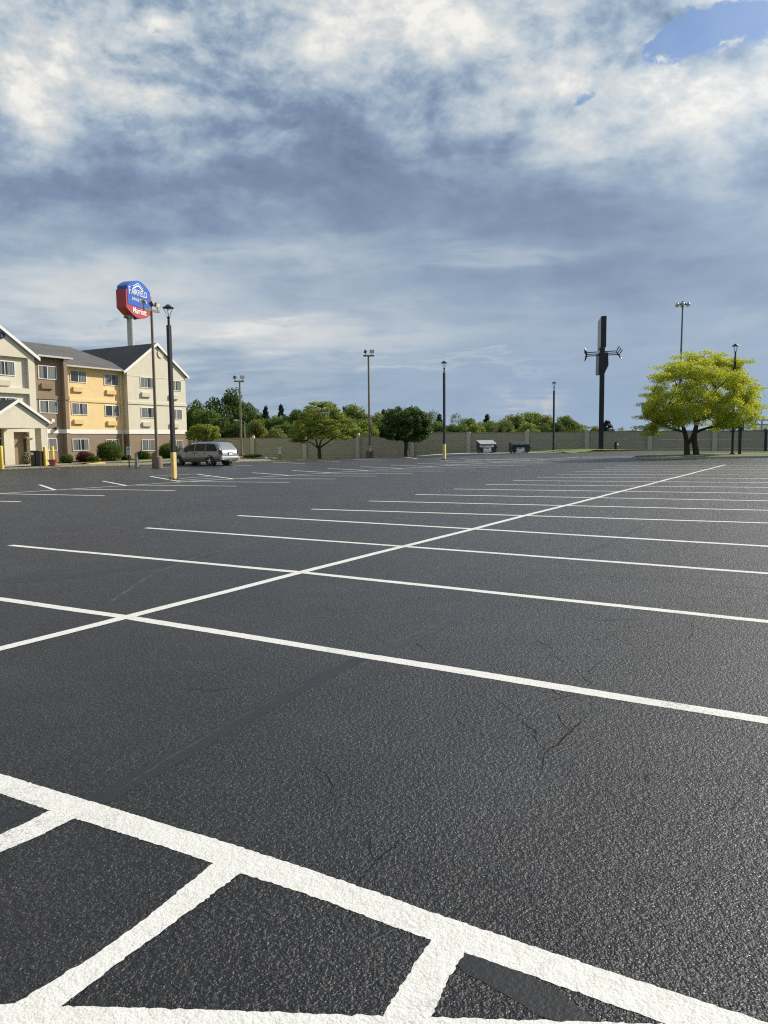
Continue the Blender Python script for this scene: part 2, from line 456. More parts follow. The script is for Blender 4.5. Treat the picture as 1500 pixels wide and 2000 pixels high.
# ------------------------------------------------------------------ painted markings
pm = MB()
def strip(b, le, ri, z, jit=.0):
    o = len(b.v)
    for i, (p, q) in enumerate(zip(le, ri)):
        d = (q-p).normalized(); j1 = random.gauss(0, jit); j2 = random.gauss(0, jit)
        p = p+d*j1; q = q+d*j2
        m = p.lerp(q, .5)
        zz = z*(.3+1.0*ss((m.y-20)/20))
        for k in (p, m, q): b.v.append((k.x, k.y, T(k.x, k.y)+zz))
        if i:
            a = o+i*3
            b.f.append((a-3, a-2, a+1, a)); b.f.append((a-2, a-1, a+2, a+1))
def line(b, p, q, w=.10, z=.004, jit=.0015, widths=None, wander=.0):
    p = Vector((p[0], p[1], 0)); q = Vector((q[0], q[1], 0)); n = 1
    le = []; ri = []; d = (q-p).normalized(); s = Vector((d.y, -d.x, 0)); L_ = (q-p).length
    t = 0; ph = random.random()*9
    while True:
        c = p+d*t
        ww = w*(1+.03*math.sin(t*2.1+ph)); off = wander*math.sin(t*.9+ph)+.003*math.sin(t*3.1+ph*2)
        le.append(c-s*(ww/2-off)); ri.append(c+s*(ww/2+off))
        if t >= L_: break
        dist = c.length
        t = min(L_, t+(.03 if dist < 7 else .08 if dist < 15 else .6))
    strip(b, le, ri, z, jit)
# main double row
ce0 = G(245, 1205); cend = G(1417, 908)
CD = (cend-ce0); CD.z = 0; CLEN = CD.length; CD.normalize()
SD = Vector((.878, -.478, 0)).normalized()
line(pm, ce0-CD*5.2, cend, .130, .006, wander=.012)
pts = [(245, 1205), (590, 1118), (785, 1067), (925, 1033)]
sp = []
for a in pts: p = G(*a); sp.append((Vector((p.x, p.y, 0))-Vector((ce0.x, ce0.y, 0))).dot(CD))
STEP = sp[3]/3
lefts = {0: None, 1: (20, 1065), 2: (285, 1031), 3: (465, 1007)}
rights = {0: (1500, 1408), 1: (1500, 1214), 2: (1500, 1120), 3: (1500, 1067)}
nst = int(CLEN/STEP)
for k in range(0, nst+1):
    c = ce0+CD*(sp[k] if k < 4 else STEP*k); c.z = 0
    lp = c-SD*5.35; rp = c+SD*5.4
    if k in lefts and lefts[k]: lp = G(*lefts[k])
    if k == 0: lp = c+(G(0, 1170)-c).normalized()*5.35
    if k in rights:
        r_ = G(*rights[k]); rp = c+(r_-c).normalized()*5.4
    line(pm, lp, c, .118 if k < 3 else .135, .004); line(pm, c, rp+(rp-c).normalized()*(1.3 if k == 0 else .1), .118 if k < 3 else .135, .0045)
# foreground hatch
def pxs(l, off=0): return [G(*p) for p in l]
def resample(P, n):
    ds = [0]
    for a, c in zip(P[:-1], P[1:]): ds.append(ds[-1]+(c-a).length)
    out = []
    for i in range(n+1):
        t = ds[-1]*i/n; k = 0
        while k < len(ds)-2 and ds[k+1] < t: k += 1
        f = (t-ds[k])/max(1e-9, ds[k+1]-ds[k]); out.append(P[k].lerp(P[k+1], min(1, f)))
    return out
def pstrip(b, l1, l2, z, step=.015, jit=.0022):
    A, B_ = pxs(l1), pxs(l2); n = int(max((A[-1]-A[0]).length, (B_[-1]-B_[0]).length)/step)+2
    strip(b, resample(A, n), resample(B_, n), z, jit)
pstrip(pm, [(-400, 1385), (0, 1511), (110, 1545), (210, 1575), (300, 1603), (430, 1642), (540, 1677), (625, 1706), (750, 1748), (828, 1777), (967, 1824), (1169, 1891), (1340, 1946), (1500, 1998), (1700, 2062)],
       [(-400, 1415), (0, 1550), (100, 1584), (145, 1598), (210, 1619), (320, 1654), (415, 1686), (467, 1705), (590, 1744), (665, 1771), (750, 1803), (841, 1836), (908, 1861), (1020, 1900), (1153, 1947), (1292, 1997), (1560, 2092)], .0042)
pstrip(pm, [(125, 1578), (100, 1582), (50, 1607), (0, 1630), (-300, 1770)], [(165, 1592), (142, 1600), (70, 1636), (0, 1665), (-300, 1830)], .0050)
pstrip(pm, [(440, 1672), (415, 1687), (277, 1800), (180, 1870), (30, 1960), (-20, 1990)], [(500, 1700), (470, 1706), (330, 1810), (245, 1870), (122, 1965), (80, 1990)], .0050)
pstrip(pm, [(860, 1815), (841, 1837), (800, 1900), (753, 1975), (740, 2010)], [(930, 1848), (908, 1861), (880, 1905), (843, 1982), (830, 2012)], .0050)
pstrip(pm, [(-300, 1952), (0, 1962), (375, 1972), (750, 1985), (1290, 2000), (1560, 2040)], [(-300, 2040), (0, 2060), (375, 2075), (750, 2085), (1290, 2095), (1560, 2110)], .0058)
# left double row
c0 = G(0, 964); cE = G(960, 898.5); c0 = Vector((c0.x, c0.y, 0)); cE = Vector((cE.x, cE.y, 0))
D2 = (Vector(G(600, 926.5)).to_2d()-c0.to_2d()).normalized().to_3d()
line(pm, c0-D2*16, c0+D2*46, .14, .006, .002)
k0 = (Vector(G(132, 955)).to_2d()-c0.to_2d()).dot(D2.to_2d())
for k in range(-4, 17):
    c = c0+D2*(k0+2.74*k)
    line(pm, c, c+Vector((4.62, -2.25, 0)), .14, .004, .002)
k1 = (Vector(G(97, 956.7)).to_2d()-c0.to_2d()).dot(D2.to_2d())
for k in range(-3, 14):
    if k in (2, 3): continue
    c = c0+D2*(k1+3.0*k)
    line(pm, c, c+Vector((-2.6, 4.5, 0)), .14, .0045, .002)
dia = [(293.6, 930.5), (351, 940.6), (456.8, 935.8), (383.6, 926)]
for i in range(4): line(pm, G(*dia[i]), G(*dia[(i+1) % 4]), .14, .0052+.0007*i, .002)
line(pm, G(327, 937), G(411, 930.5), .14, .0083, .002); line(pm, G(341, 939.4), G(430, 933.3), .14, .0089, .002)
for a, c in [((112, 916), (211, 921)), ((286, 911.3), (345, 913.3)), ((347, 914.8), (372, 914.2)), ((423, 907.3), (490, 910)), ((533, 903), (595, 905.7)), ((622, 900), (663, 901.7)), ((690, 897.8), (752, 899)), ((755, 893.9), (815, 896.2)),
             ((845, 903.2), (892, 902.4)), ((948, 897), (1150, 899.8)), ((860, 899.6), (940, 902)), ((900, 896.2), (960, 899.3))]:
    line(pm, G(*a), G(*c), .15, .0095, .002)
tag(pm.build('painted_markings', PAINT), kind='structure')

# sealant bands with painted highlights, cracks, seams
def ribbon(b, px, w, z, jit=0, step=.05, wj=.12):
    P = resample(pxs(px), max(2, int(sum((G(*c)-G(*a)).length for a, c in zip(px[:-1], px[1:]))/step)))
    le, ri = [], []
    j = 0; wob = 0
    for i, p in enumerate(P):
        d = (P[min(i+1, len(P)-1)]-P[max(0, i-1)]); d.z = 0; d.normalize(); s = Vector((d.y, -d.x, 0))
        j = j*.8+random.gauss(0, jit); wob = wob*.85+random.gauss(0, wj*.5)
        ww = w*(1+wob); taper = min(1, (i+1)/4, (len(P)-i)/4)
        le.append(p+s*(j-ww/2*taper)); ri.append(p+s*(j+ww/2*taper))
    strip(b, le, ri, z)
sb = MB(); sb2 = MB()
ribbon(sb, [(150, 1585), (240, 1535), (330, 1488), (440, 1425), (530, 1375), (640, 1317), (740, 1270)], .11, .0025, .002)
ribbon(sb2, [(735, 1272), (800, 1247), (880, 1215), (955, 1168), (1010, 1137), (1062, 1119)], .15, .0028, .003)
ribbon(sb2, [(1080, 1098), (1130, 1082), (1175, 1068), (1260, 1025)], .09, .0025, .003)
ribbon(sb, [(0, 1585), (40, 1600), (100, 1588)], .05, .0022, .002)
ribbon(sb, [(850, 1845), (930, 1880), (1000, 1920), (1080, 1965), (1170, 2015)], .12, .0031, .004)
ribbon(sb, [(-80, 1640), (20, 1600), (95, 1572)], .06, .0025, .002)
ribbon(sb, [(0, 1135), (120, 1128), (300, 1105), (420, 1078)], .35, .0021, .01)
tag(sb.build('crack_sealant', SEAL), kind='structure')
tag(sb2.build('crack_sealant', SEAL2), kind='structure')
cb = MB()
cracks = [[(1060, 1505), (1066, 1475), (1100, 1450), (1115, 1430), (1150, 1395), (1155, 1368)], [(1162, 1342), (1140, 1320), (1112, 1295)], [(1058, 1374), (1100, 1360), (1150, 1352)],
          [(835, 1280), (828, 1270), (810, 1255)], [(960, 1362), (990, 1380), (1020, 1405)], [(708, 1725), (735, 1680), (795, 1632)], [(1345, 1250), (1352, 1222), (1345, 1212)],
          [(965, 1103), (1030, 1112), (1100, 1118), (1200, 1127), (1320, 1137), (1500, 1152)], [(1160, 1255), (1195, 1240), (1205, 1230)], [(1110, 1570), (1140, 1530)], [(1450, 1545), (1400, 1600)],
          [(1050, 1100), (1500, 1104)], [(140, 1025), (300, 1030), (420, 1037)], [(780, 1850), (815, 1900), (835, 1925)], [(0, 1590), (30, 1575), (60, 1585)], [(360, 1345), (420, 1350), (470, 1340)],
          [(1130, 1205), (1180, 1212), (1250, 1208)], [(890, 1405), (950, 1440), (985, 1445)], [(1300, 1300), (1340, 1290), (1420, 1300)], [(600, 1480), (640, 1520), (650, 1560)],
          [(1150, 1352), (1162, 1342)], [(1155, 1368), (1150, 1352)], [(1100, 1360), (1075, 1345), (1040, 1335)], [(1100, 1450), (1130, 1448), (1160, 1460)], [(1115, 1430), (1095, 1405), (1090, 1385)],
          [(1150, 1352), (1200, 1362), (1240, 1375)], [(1112, 1295), (1085, 1285), (1055, 1283)], [(1140, 1320), (1165, 1305), (1180, 1290)], [(1085, 1285), (1075, 1262), (1050, 1250)], [(1020, 1405), (1040, 1430), (1066, 1475)],
          [(735, 1680), (720, 1655), (725, 1625)], [(708, 1725), (690, 1760), (700, 1790)], [(1352, 1222), (1375, 1232), (1400, 1236)], [(1205, 1230), (1230, 1222), (1262, 1222)]]
for c in cracks: ribbon(cb, c, .0044, .0030, .007, .03, .8)
tag(cb.build('pavement_crack', CRACK), kind='structure')
sm = MB()
ribbon(sm, [(210, 1180), (300, 1120), (400, 1082), (567, 1042), (693, 1019), (800, 1000), (900, 983), (1010, 960), (1100, 940)], .05, .0033, .004, .1)
ribbon(sm, [(230, 1545), (330, 1480), (440, 1418), (530, 1368), (600, 1335)], .010, .0042, .002, .05)  # highlight painted as a thin pale strip along the dark sealant
ribbon(sm, [(770, 1255), (830, 1230), (900, 1200), (960, 1160)], .022, .0042, .002, .05)  # second painted highlight, on the paler sealant band
ribbon(sm, [(680, 958), (830, 930), (960, 912)], .06, .0033, .004, .2)
tag(sm.build('pavement_seam_highlight', SEAM_HL), kind='structure')
rm = MB()
ribbon(rm, [(53, 1067), (167, 1047), (283, 1028), (400, 1015), (467, 1007), (607, 990), (740, 975)], .06, .0034, .004, .1)
tag(rm.build('chalk_line', REDM), kind='structure')

# ------------------------------------------------------------------ foliage
def leaf_mesh(name, blobs, n, size, m, seed=0, flat=.0, shell=.55, trim=None):
    """blobs: (cx,cy,cz,rx,ry,rz,weight)"""
    rng = np.random.default_rng(seed)
    w = np.array([q[6] for q in blobs], float); w /= w.sum()
    idx = rng.choice(len(blobs), n, p=w); B = np.array([q[:6] for q in blobs], float)[idx]
    d = rng.normal(size=(n, 3)); d /= np.linalg.norm(d, axis=1)[:, None]
    r = shell+(1-shell)*rng.random(n)**.7
    r = np.where(rng.random(n) < .3, rng.random(n)**.5, r) + rng.normal(0, .05, n)
    P = B[:, :3]+d*B[:, 3:]*r[:, None]
    nrm = d*.6+rng.normal(size=(n, 3))*.7+np.array([0, 0, flat]); nrm /= np.linalg.norm(nrm, axis=1)[:, None]
    t = np.cross(nrm, rng.normal(size=(n, 3))); t /= np.linalg.norm(t, axis=1)[:, None]
    bt = np.cross(nrm, t); s = size*(.6+.8*rng.random(n))[:, None]
    t *= s; bt *= s*.55
    V = np.stack([P-t, P-bt*1.0+t*.1, P+t, P+bt*1.0+t*.1], 1).reshape(-1, 3)
    me = bpy.data.meshes.new(name)
    me.vertices.add(4*n); me.vertices.foreach_set('co', V.astype(np.float32).ravel())
    me.loops.add(4*n); me.loops.foreach_set('vertex_index', np.arange(4*n, dtype=np.int32))
    me.polygons.add(n); me.polygons.foreach_set('loop_start', np.arange(0, 4*n, 4, dtype=np.int32))
    me.update(calc_edges=True); me.materials.append(m)
    return me
def clumps(rng, c, r, k, cs, up=.0, flatz=.7):
    """k clumps spread through an ellipsoid with an uneven outline"""
    out = []
    for i in range(k):
        while True:
            d = np.array([rng.gauss(0, 1) for _ in range(3)]); d /= np.linalg.norm(d)
            if d[2] > -.75: break
        f = rng.uniform(.35, 1.0)**.5*rng.uniform(.82, 1.06)
        s = cs*rng.uniform(.6, 1.3)
        out.append((c[0]+d[0]*r[0]*f, c[1]+d[1]*r[1]*f, c[2]+d[2]*r[2]*f+up, s, s, s*flatz, s*s))
    return out
def mesh_obj(name, me, parent): o = bpy.data.objects.new(name, me); col.objects.link(o); o.parent = parent; return o
def limb(b, a, c, r0, r1, rng, n=6, bend=.12, sides=7):
    a = Vector(a); c = Vector(c); ln = (c-a).length; pts = []; rad = []
    o = Vector((rng.uniform(-1, 1), rng.uniform(-1, 1), rng.uniform(-.2, .6)))*bend*ln
    for i in range(n+1):
        t = i/n; pts.append(a.lerp(c, t)+o*math.sin(math.pi*t)*.5+Vector((rng.gauss(0, 1), rng.gauss(0, 1), 0))*.012*ln*(0 < i < n)); rad.append(r0+(r1-r0)*t)
    b.tube(pts, rad, sides); return pts

LM = {
 'dark': mat_leaf('leaf_dark', (.026, .052, .012), (.085, .145, .03), .35),
 'mid': mat_leaf('leaf_mid', (.045, .08, .016), (.14, .21, .045), .4),
 'light': mat_leaf('leaf_light', (.08, .12, .028), (.24, .31, .08), .42),
 'olive': mat_leaf('leaf_olive', (.07, .095, .024), (.21, .25, .07), .4),
 'grey': mat_leaf('leaf_grey', (.06, .075, .045), (.17, .19, .12), .35),
 'pine': mat_leaf('leaf_pine', (.008, .017, .011), (.026, .043, .024), .12),
 'yellow': mat_leaf('leaf_yellow', (.055, .092, .013), (.60, .68, .08), .42),
 'locust': mat_leaf('leaf_locust', (.06, .095, .014), (.27, .34, .065), .4),
 'maple': mat_leaf('leaf_maple', (.020, .046, .010), (.085, .15, .028), .3),
 'shrub': mat_leaf('leaf_shrub', (.03, .055, .008), (.11, .17, .022), .3),
 'red': mat_leaf('leaf_red', (.05, .014, .012), (.15, .05, .035), .3),
 'rose': mat_leaf('leaf_flower', (.10, .10, .04), (.42, .40, .26), .3),
}
# background tree meshes (unit crown: radius ~1, height 0..1 of the crown)
BG = {}
def bg_mesh(kind, v):
    key = (kind, v)
    if key in BG: return BG[key]
    rng = random.Random(hash(kind) % 1000 if False else sum(map(ord, kind))*7+v)
    if kind == 'pine':
        bl = []
        for i in range(13):
            z = -0.85+i*.14; rr = max(.07, .95*(1-(i/13.5))**.9)*rng.uniform(.75, 1.1)
            for k in range(7):
                a = rng.uniform(0, 6.28); bl.append((rr*math.cos(a)*.75, rr*math.sin(a)*.75, z+rng.uniform(-.06, .06), .30*rr+.08, .30*rr+.08, .09, .1+rr*.5))
        me = leaf_mesh('crown', bl, 5000, .05, LM[kind], v, .3, .2)
    elif kind == 'grey':
        bl = clumps(rng, (0, 0, 0), (.85, .85, .9), 46, .2)
        me = leaf_mesh('crown', bl, 3200, .026, LM[kind], v, 0, .1)
    else:
        bl = clumps(rng, (0, 0, -.1), (.74, .74, .82), 46, .29, flatz=.8)
        me = leaf_mesh('crown', bl, 11000, .040, LM[kind], v, .2, .5)
    tb = MB()
    rng = random.Random(v)
    tb.tube([(0, 0, -2.0), (.02, 0, -.8), (0, .02, .2 if kind != 'pine' else .85)], [.07, .05, .02], 7)
    for i in range(7):
        a = rng.uniform(0, 6.28); limb(tb, (0, 0, -.8+.1*i), (.6*math.cos(a), .6*math.sin(a), -.3+.12*i), .03, .008, rng, 4, .1, 5)
    t_o = tb.build('trunk', BARK); tm = t_o.data; bpy.data.objects.remove(t_o)
    BG[key] = (me, tm); return BG[key]
ti = [0]
def bg_tree(px, top, halfw, Y, kind, label, name='broadleaf_tree', group='trees beyond the wall', squash=1.0, base=None):
    v = ti[0] % 3; ti[0] += 1
    me, tm = bg_mesh(kind, v)
    zt = at(px, top, Y).z; x = at(px, top, Y).x; g = T(x, min(Y, 100))
    rx = halfw*Y/FPX; rz = (zt-g)/2.0*squash if squash != 1 else (zt-g)*.5
    cz = zt-rz*.92
    t = thing(name, label, 'tree', (x, Y, g), random.Random(px).uniform(0, 6.28), group)
    c = mesh_obj('crown', me, t); c.scale = (rx, rx, rz); c.location = (0, 0, cz-g)
    k = mesh_obj('trunk', tm, t); k.scale = (rx*.8, rx*.8, (cz-g)/2.0); k.location = (0, 0, cz-g)
    return t
W = 'beyond the sound wall'
trees = [
 (378, 768, 26, 118, 'dark', 'dark leafy tree rising right at the corner of the cream gable wing'),
 (405, 790, 26, 112, 'mid', 'mid green tree between the cream gable and the tall dark tree'),
 (448, 757, 36, 125, 'dark', 'tallest dark green tree beyond the wall, its dome above all the others'),
 (478, 775, 24, 120, 'dark', 'dark tree at the right shoulder of the tallest dome'),
 (425, 812, 30, 108, 'dark', 'low dark tree under the tallest dome, above the van'),
 (462, 822, 22, 106, 'dark', 'low dark tree behind the left twin floodlight pole'),
 (503, 820, 21, 101, 'olive', 'small round olive green tree just over the wall left of the locust'),
 (538, 832, 19, 100, 'olive', 'lower of the two small olive trees peeping over the wall left of the locust'),
 (500, 795, 20, 124, 'mid', 'mid green tree between the tallest dome and the first conifer'),
 (524, 806, 22, 118, 'mid', 'green tree below the first spiky conifer'),
 (552, 806, 24, 116, 'mid', 'green tree below the second spiky conifer'),
 (575, 800, 22, 114, 'dark', 'dark tree just left of the locust crown'),
 (592, 786, 26, 126, 'mid', 'tree showing over the left half of the locust crown'),
 (618, 792, 26, 122, 'mid', 'tree hidden mostly behind the locust crown'),
 (655, 800, 24, 118, 'mid', 'tree behind the right side of the locust crown'),
 (698, 788, 26, 120, 'light', 'light green rounded tree left of the middle floodlight pole'),
 (676, 806, 18, 110, 'mid', 'low green tree filling the gap right of the locust'),
 (735, 794, 26, 119, 'olive', 'yellowish green tree right of the middle floodlight pole'),
 (715, 818, 22, 106, 'light', 'low light tree at the foot of the middle floodlight pole'),
 (765, 800, 22, 121, 'light', 'light green tree left of the maple crown'),
 (806, 789, 20, 123, 'grey', 'sparse pale tree with bare twigs above the maple'),
 (838, 795, 20, 121, 'grey', 'thin pale twiggy tree just right of the maple top'),
 (852, 818, 22, 108, 'mid', 'green tree between maple and mid lamp post'),
 (888, 805, 20, 119, 'grey', 'faint pale twiggy tree right of the mid lamp post'),
 (880, 824, 20, 106, 'mid', 'low green tree behind the mid lamp post'),
 (917, 812, 22, 110, 'mid', 'bushy green tree left of the dumpsters, over the wall'),
 (945, 822, 20, 106, 'mid', 'green tree right above the left dumpster'),
 (972, 826, 16, 104, 'grey', 'low greyish tree between the dumpsters, over the wall'),
 (1003, 804, 27, 112, 'olive', 'wide rounded olive tree above the right dumpster'),
 (1040, 803, 28, 114, 'light', 'rounded light green tree left of the far lamp post'),
 (1072, 811, 20, 112, 'olive', 'olive tree touching the left of the far lamp post'),
 (1108, 807, 21, 108, 'mid', 'saturated green tree right of the far lamp post'),
 (1090, 822, 15, 104, 'dark', 'low dark tree behind the far lamp post'),
 (1142, 826, 18, 116, 'grey', 'low faint tree left of the dark pylon sign'),
 (1165, 830, 16, 118, 'olive', 'low olive tree behind the dark pylon sign'),
 (1214, 834, 16, 116, 'grey', 'low grey tree right of the dark pylon sign'),
 (1252, 832, 18, 113, 'dark', 'low dark tree left of the yellow tree'),
 (1272, 830, 14, 112, 'mid', 'low green tree at the left hem of the yellow tree'),
 (640, 822, 30, 104, 'mid', 'low tree just over the wall behind the locust trunk'),
 (590, 826, 26, 105, 'olive', 'low olive tree over the wall left of the locust trunk'),
 (780, 822, 26, 105, 'mid', 'low tree over the wall behind the maple'),
 (820, 828, 20, 103, 'olive', 'low olive tree over the wall right of the maple'),
 (1022, 826, 24, 103, 'light', 'low light tree over the wall right of the right dumpster'),
 (400, 826, 22, 103, 'mid', 'low tree over the wall directly above the van roof'),
 (560, 822, 22, 109, 'mid', 'bushy low tree at the left hem of the green locust crown'),
 (672, 824, 22, 108, 'mid', 'bushy low tree at the right hem of the green locust crown'),
 (700, 812, 22, 113, 'mid', 'bushy tree behind the foot of the middle floodlight pole'),
 (745, 815, 20, 111, 'mid', 'green tree at the left hem of the maple crown'),
 (835, 815, 20, 112, 'light', 'light green tree at the right hem of the maple crown'),
 (862, 829, 20, 104, 'dark', 'low dark tree left of the mid lamp post, over the wall'),
 (900, 826, 22, 105, 'mid', 'low rounded tree right of the mid lamp post, over the wall'),
 (930, 828, 20, 104, 'light', 'low light green tree left of the left dumpster, over the wall'),
 (958, 818, 20, 110, 'mid', 'green tree just right of the small conifer above the left dumpster'),
 (988, 820, 20, 108, 'mid', 'green tree above the gap between the two dumpsters'),
 (1055, 824, 22, 106, 'mid', 'low green tree left of the far lamp post, over the wall'),
 (1125, 824, 16, 110, 'light', 'light low tree at the right end of the continuous treeline'),
]
for px, top, hw, Y, kind, lab in trees: bg_tree(px, top-2, hw*1.5, Y, kind, lab)
for px, top, hw, Y, lab in [(519, 789, 12, 122, 'spiky dark conifer, first one right of the tallest dome'), (549, 787, 12, 122, 'spiky dark conifer, second one right of the tallest dome'),
        (653, 787, 12, 128, 'dark conifer tip showing over the right side of the locust'), (672, 790, 10, 128, 'dark conifer tip just right of the locust top'),
        (749, 796, 11, 126, 'dark conifer between the middle floodlight pole and the maple'), (858, 806, 11, 116, 'small dark conifer left of the mid lamp post'),
        (951, 806, 12, 116, 'dark conifer standing above the left dumpster'), (1185, 818, 17, 110, 'irregular dark pine right behind the dark pylon sign')]:
    bg_tree(px, top+3, hw*1.9, Y, 'pine', lab, 'conifer_tree', 'conifers beyond the wall')

def big_tree(name, label, cat, base, trunks, blobs, nleaf, lsize, kind, seed, flat, limbs, shell=.35):
    t = thing(name, label, cat, base)
    rng = random.Random(seed); tb = MB()
    for pts, rad in trunks: tb.tube([Vector(p) for p in pts], rad, 10)
    for a, c, r0, r1 in limbs: limb(tb, a, c, r0, r1, rng)
    # fine branches to the clumps
    for q in blobs[::3]:
        src = min([l[1] for l in limbs]+[l[0] for l in limbs], key=lambda p: (Vector(p)-Vector(q[:3])).length)
        limb(tb, src, q[:3], .035, .010, rng, 5, .15, 5)
    tb.build('trunk', BARK, t, smooth=True)
    mesh_obj('crown', leaf_mesh('crown', blobs, nleaf, lsize, LM[kind], seed, flat, shell), t)
    return t
# yellow tree on the island
TY = 57.0
def loc(px, py, Y, base): p = at(px, py, Y); return (p.x-base.x, p.y-base.y, p.z-base.z)
p0 = at(1352, 893, TY); base = Vector((p0.x, TY, itop(p0.x, TY)))
q = lambda px, py, dy=0: loc(px, py, TY+dy, base)
trunks = [([q(1342, 896), q(1341.5, 880), q(1341, 862), q(1338, 845), q(1333, 830)], [.26, .21, .19, .16, .13]),
          ([q(1361, 896), q(1359, 880), q(1356, 862), q(1356, 848), q(1360, 832)], [.27, .22, .20, .19, .16]),
          ([q(1345, 866), q(1351, 855), q(1358, 843)], [.13, .12, .12])]
limbs = [(q(1333, 830), q(1300, 800, -1), .11, .05), (q(1333, 830), q(1335, 780, 1), .12, .05), (q(1338, 845), q(1280, 826, -1.5), .10, .03),
         (q(1360, 832), q(1352, 770, 0), .13, .05), (q(1360, 832), q(1400, 760, .5), .12, .05), (q(1357, 845), q(1400, 832, -1), .12, .07),
         (q(1400, 832, -1), q(1450, 800, -1), .07, .03), (q(1360, 832), q(1330, 740, 2), .10, .04), (q(1400, 760, .5), q(1440, 720, 1.5), .05, .02),
         (q(1352, 770), q(1365, 710), .05, .02), (q(1300, 800, -1), q(1275, 770, 0), .05, .02), (q(1360, 832), q(1380, 790, 3), .1, .04), (q(1335, 780, 1), q(1310, 725, 2), .05, .02),
         (q(1400, 832, -1), q(1430, 845, 1.5), .05, .02)]
outline = [(1250, 835), (1253, 815), (1258, 790), (1262, 772), (1272, 758), (1278, 735), (1285, 718), (1310, 712), (1322, 698), (1345, 690), (1380, 688), (1408, 693), (1430, 703), (1462, 706), (1474, 722), (1462, 742), (1484, 758), (1476, 775), (1487, 795), (1484, 815), (1470, 835), (1440, 840), (1400, 838), (1370, 828), (1340, 826), (1310, 838), (1280, 848), (1262, 848)]
rng = random.Random(11); bl = []
for i in range(290):
    # a point within the crown outline, layered sprays
    while True:
        px = rng.uniform(1255, 1484); py = rng.uniform(692, 846)
        ins = False; n_ = len(outline)
        for a in range(n_):
            x1, y1 = outline[a]; x2, y2 = outline[a-1]
            if (y1 > py) != (y2 > py) and px < (x2-x1)*(py-y1)/(y2-y1)+x1: ins = not ins
        if ins: break
    rr = max(0, 1-((px-1368)/120)**2-((py-775)/95)**2)**.5
    dy = rng.choice((-1, 1))*4.4*rr*rng.uniform(.35, 1)
    px = 1367+(px-1367)*.93; py = 775+(py-775)*.95
    s = rng.uniform(.30, .58)
    bl.append((*q(px, py, dy), s*1.2, s*1.2, s*.78, s*s))
for px, py in outline:
    if rng.random() < .85: bl.append((*q(px, py, rng.uniform(-1.2, 1.2)), .7, .6, .18, .13))
big_tree('locust_tree', 'twin-trunked tree with bright yellow-green layered crown on the grass island', 'tree', base, trunks, bl, 125000, .050, 'yellow', 5, .3, limbs)

# green locust in front of the wall
TY = 76.5; p0 = at(624, 898, TY); base = Vector((p0.x, TY, T(p0.x, TY)-.05))
trunks = [([q(625, 898), q(624, 886), q(623.5, 876)], [.24, .19, .17])]
limbs = [(q(623.5, 877), q(600, 860, -1), .10, .05), (q(600, 860, -1), q(575, 862, -1), .05, .02), (q(623.5, 877), q(612, 835), .10, .04), (q(623.5, 876), q(634, 830, .5), .10, .04),
         (q(624, 876), q(650, 856, -.5), .10, .05), (q(650, 856, -.5), q(680, 845, 0), .05, .02), (q(612, 835), q(590, 815, 1), .04, .02), (q(634, 830), q(650, 805, 1), .04, .02), (q(623.5, 850), q(628, 800, 1.5), .06, .02)]
outline = [(563, 866), (562, 852), (572, 840), (585, 825), (592, 806), (605, 795), (620, 784), (640, 786), (652, 797), (670, 800), (680, 815), (690, 825), (697, 840), (697, 850), (680, 856), (655, 856), (630, 855), (612, 852), (596, 862), (578, 870)]
rng = random.Random(12); bl = []
for i in range(130):
    while True:
        px = rng.uniform(563, 697); py = rng.uniform(786, 866); ins = False; n_ = len(outline)
        for a in range(n_):
            x1, y1 = outline[a]; x2, y2 = outline[a-1]
            if (y1 > py) != (y2 > py) and px < (x2-x1)*(py-y1)/(y2-y1)+x1: ins = not ins
        if ins: break
    rr = max(0, 1-((px-630)/68)**2-((py-828)/44)**2)**.5
    s = rng.uniform(.3, .55); bl.append((*q(px, py, rng.choice((-1, 1))*3.2*rr*rng.uniform(.3, 1)), s*1.4, s*1.4, s*.45, s*s))
big_tree('locust_tree', 'spreading light green tree with low forked limbs in front of the wall', 'tree', base, trunks, bl, 26000, .075, 'locust', 6, .8, limbs)

# dense round maple
TY = 80; p0 = at(793, 890, TY); base = Vector((p0.x, TY, T(p0.x, TY)-.05))
trunks = [([q(793.5, 892), q(793, 880), q(793, 862), q(794, 840)], [.26, .2, .18, .12])]
limbs = [(q(793, 866), q(770, 838), .1, .04), (q(793, 866), q(818, 838), .1, .04), (q(794, 850), q(795, 810), .1, .03)]
outline = [(746, 850), (744, 832), (750, 818), (758, 805), (768, 795), (775, 797), (790, 802), (805, 800), (822, 804), (835, 810), (840, 825), (843, 840), (840, 850), (822, 857), (800, 860), (780, 860), (760, 858)]
rng = random.Random(13); bl = []
for i in range(120):
    while True:
        px = rng.uniform(744, 843); py = rng.uniform(797, 860); ins = False; n_ = len(outline)
        for a in range(n_):
            x1, y1 = outline[a]; x2, y2 = outline[a-1]
            if (y1 > py) != (y2 > py) and px < (x2-x1)*(py-y1)/(y2-y1)+x1: ins = not ins
        if ins: break
    rr = max(0, 1-((px-794)/50)**2-((py-829)/33)**2)**.5
    s = rng.uniform(.35, .6); bl.append((*q(px, py, rng.choice((-1, 1))*2.7*rr*rng.uniform(.5, 1)), s, s, s*.8, s*s))
big_tree('maple_tree', 'dense dark green round-headed tree on a straight trunk before the wall', 'tree', base, trunks, bl, 26000, .085, 'maple', 7, .3, limbs, .5)

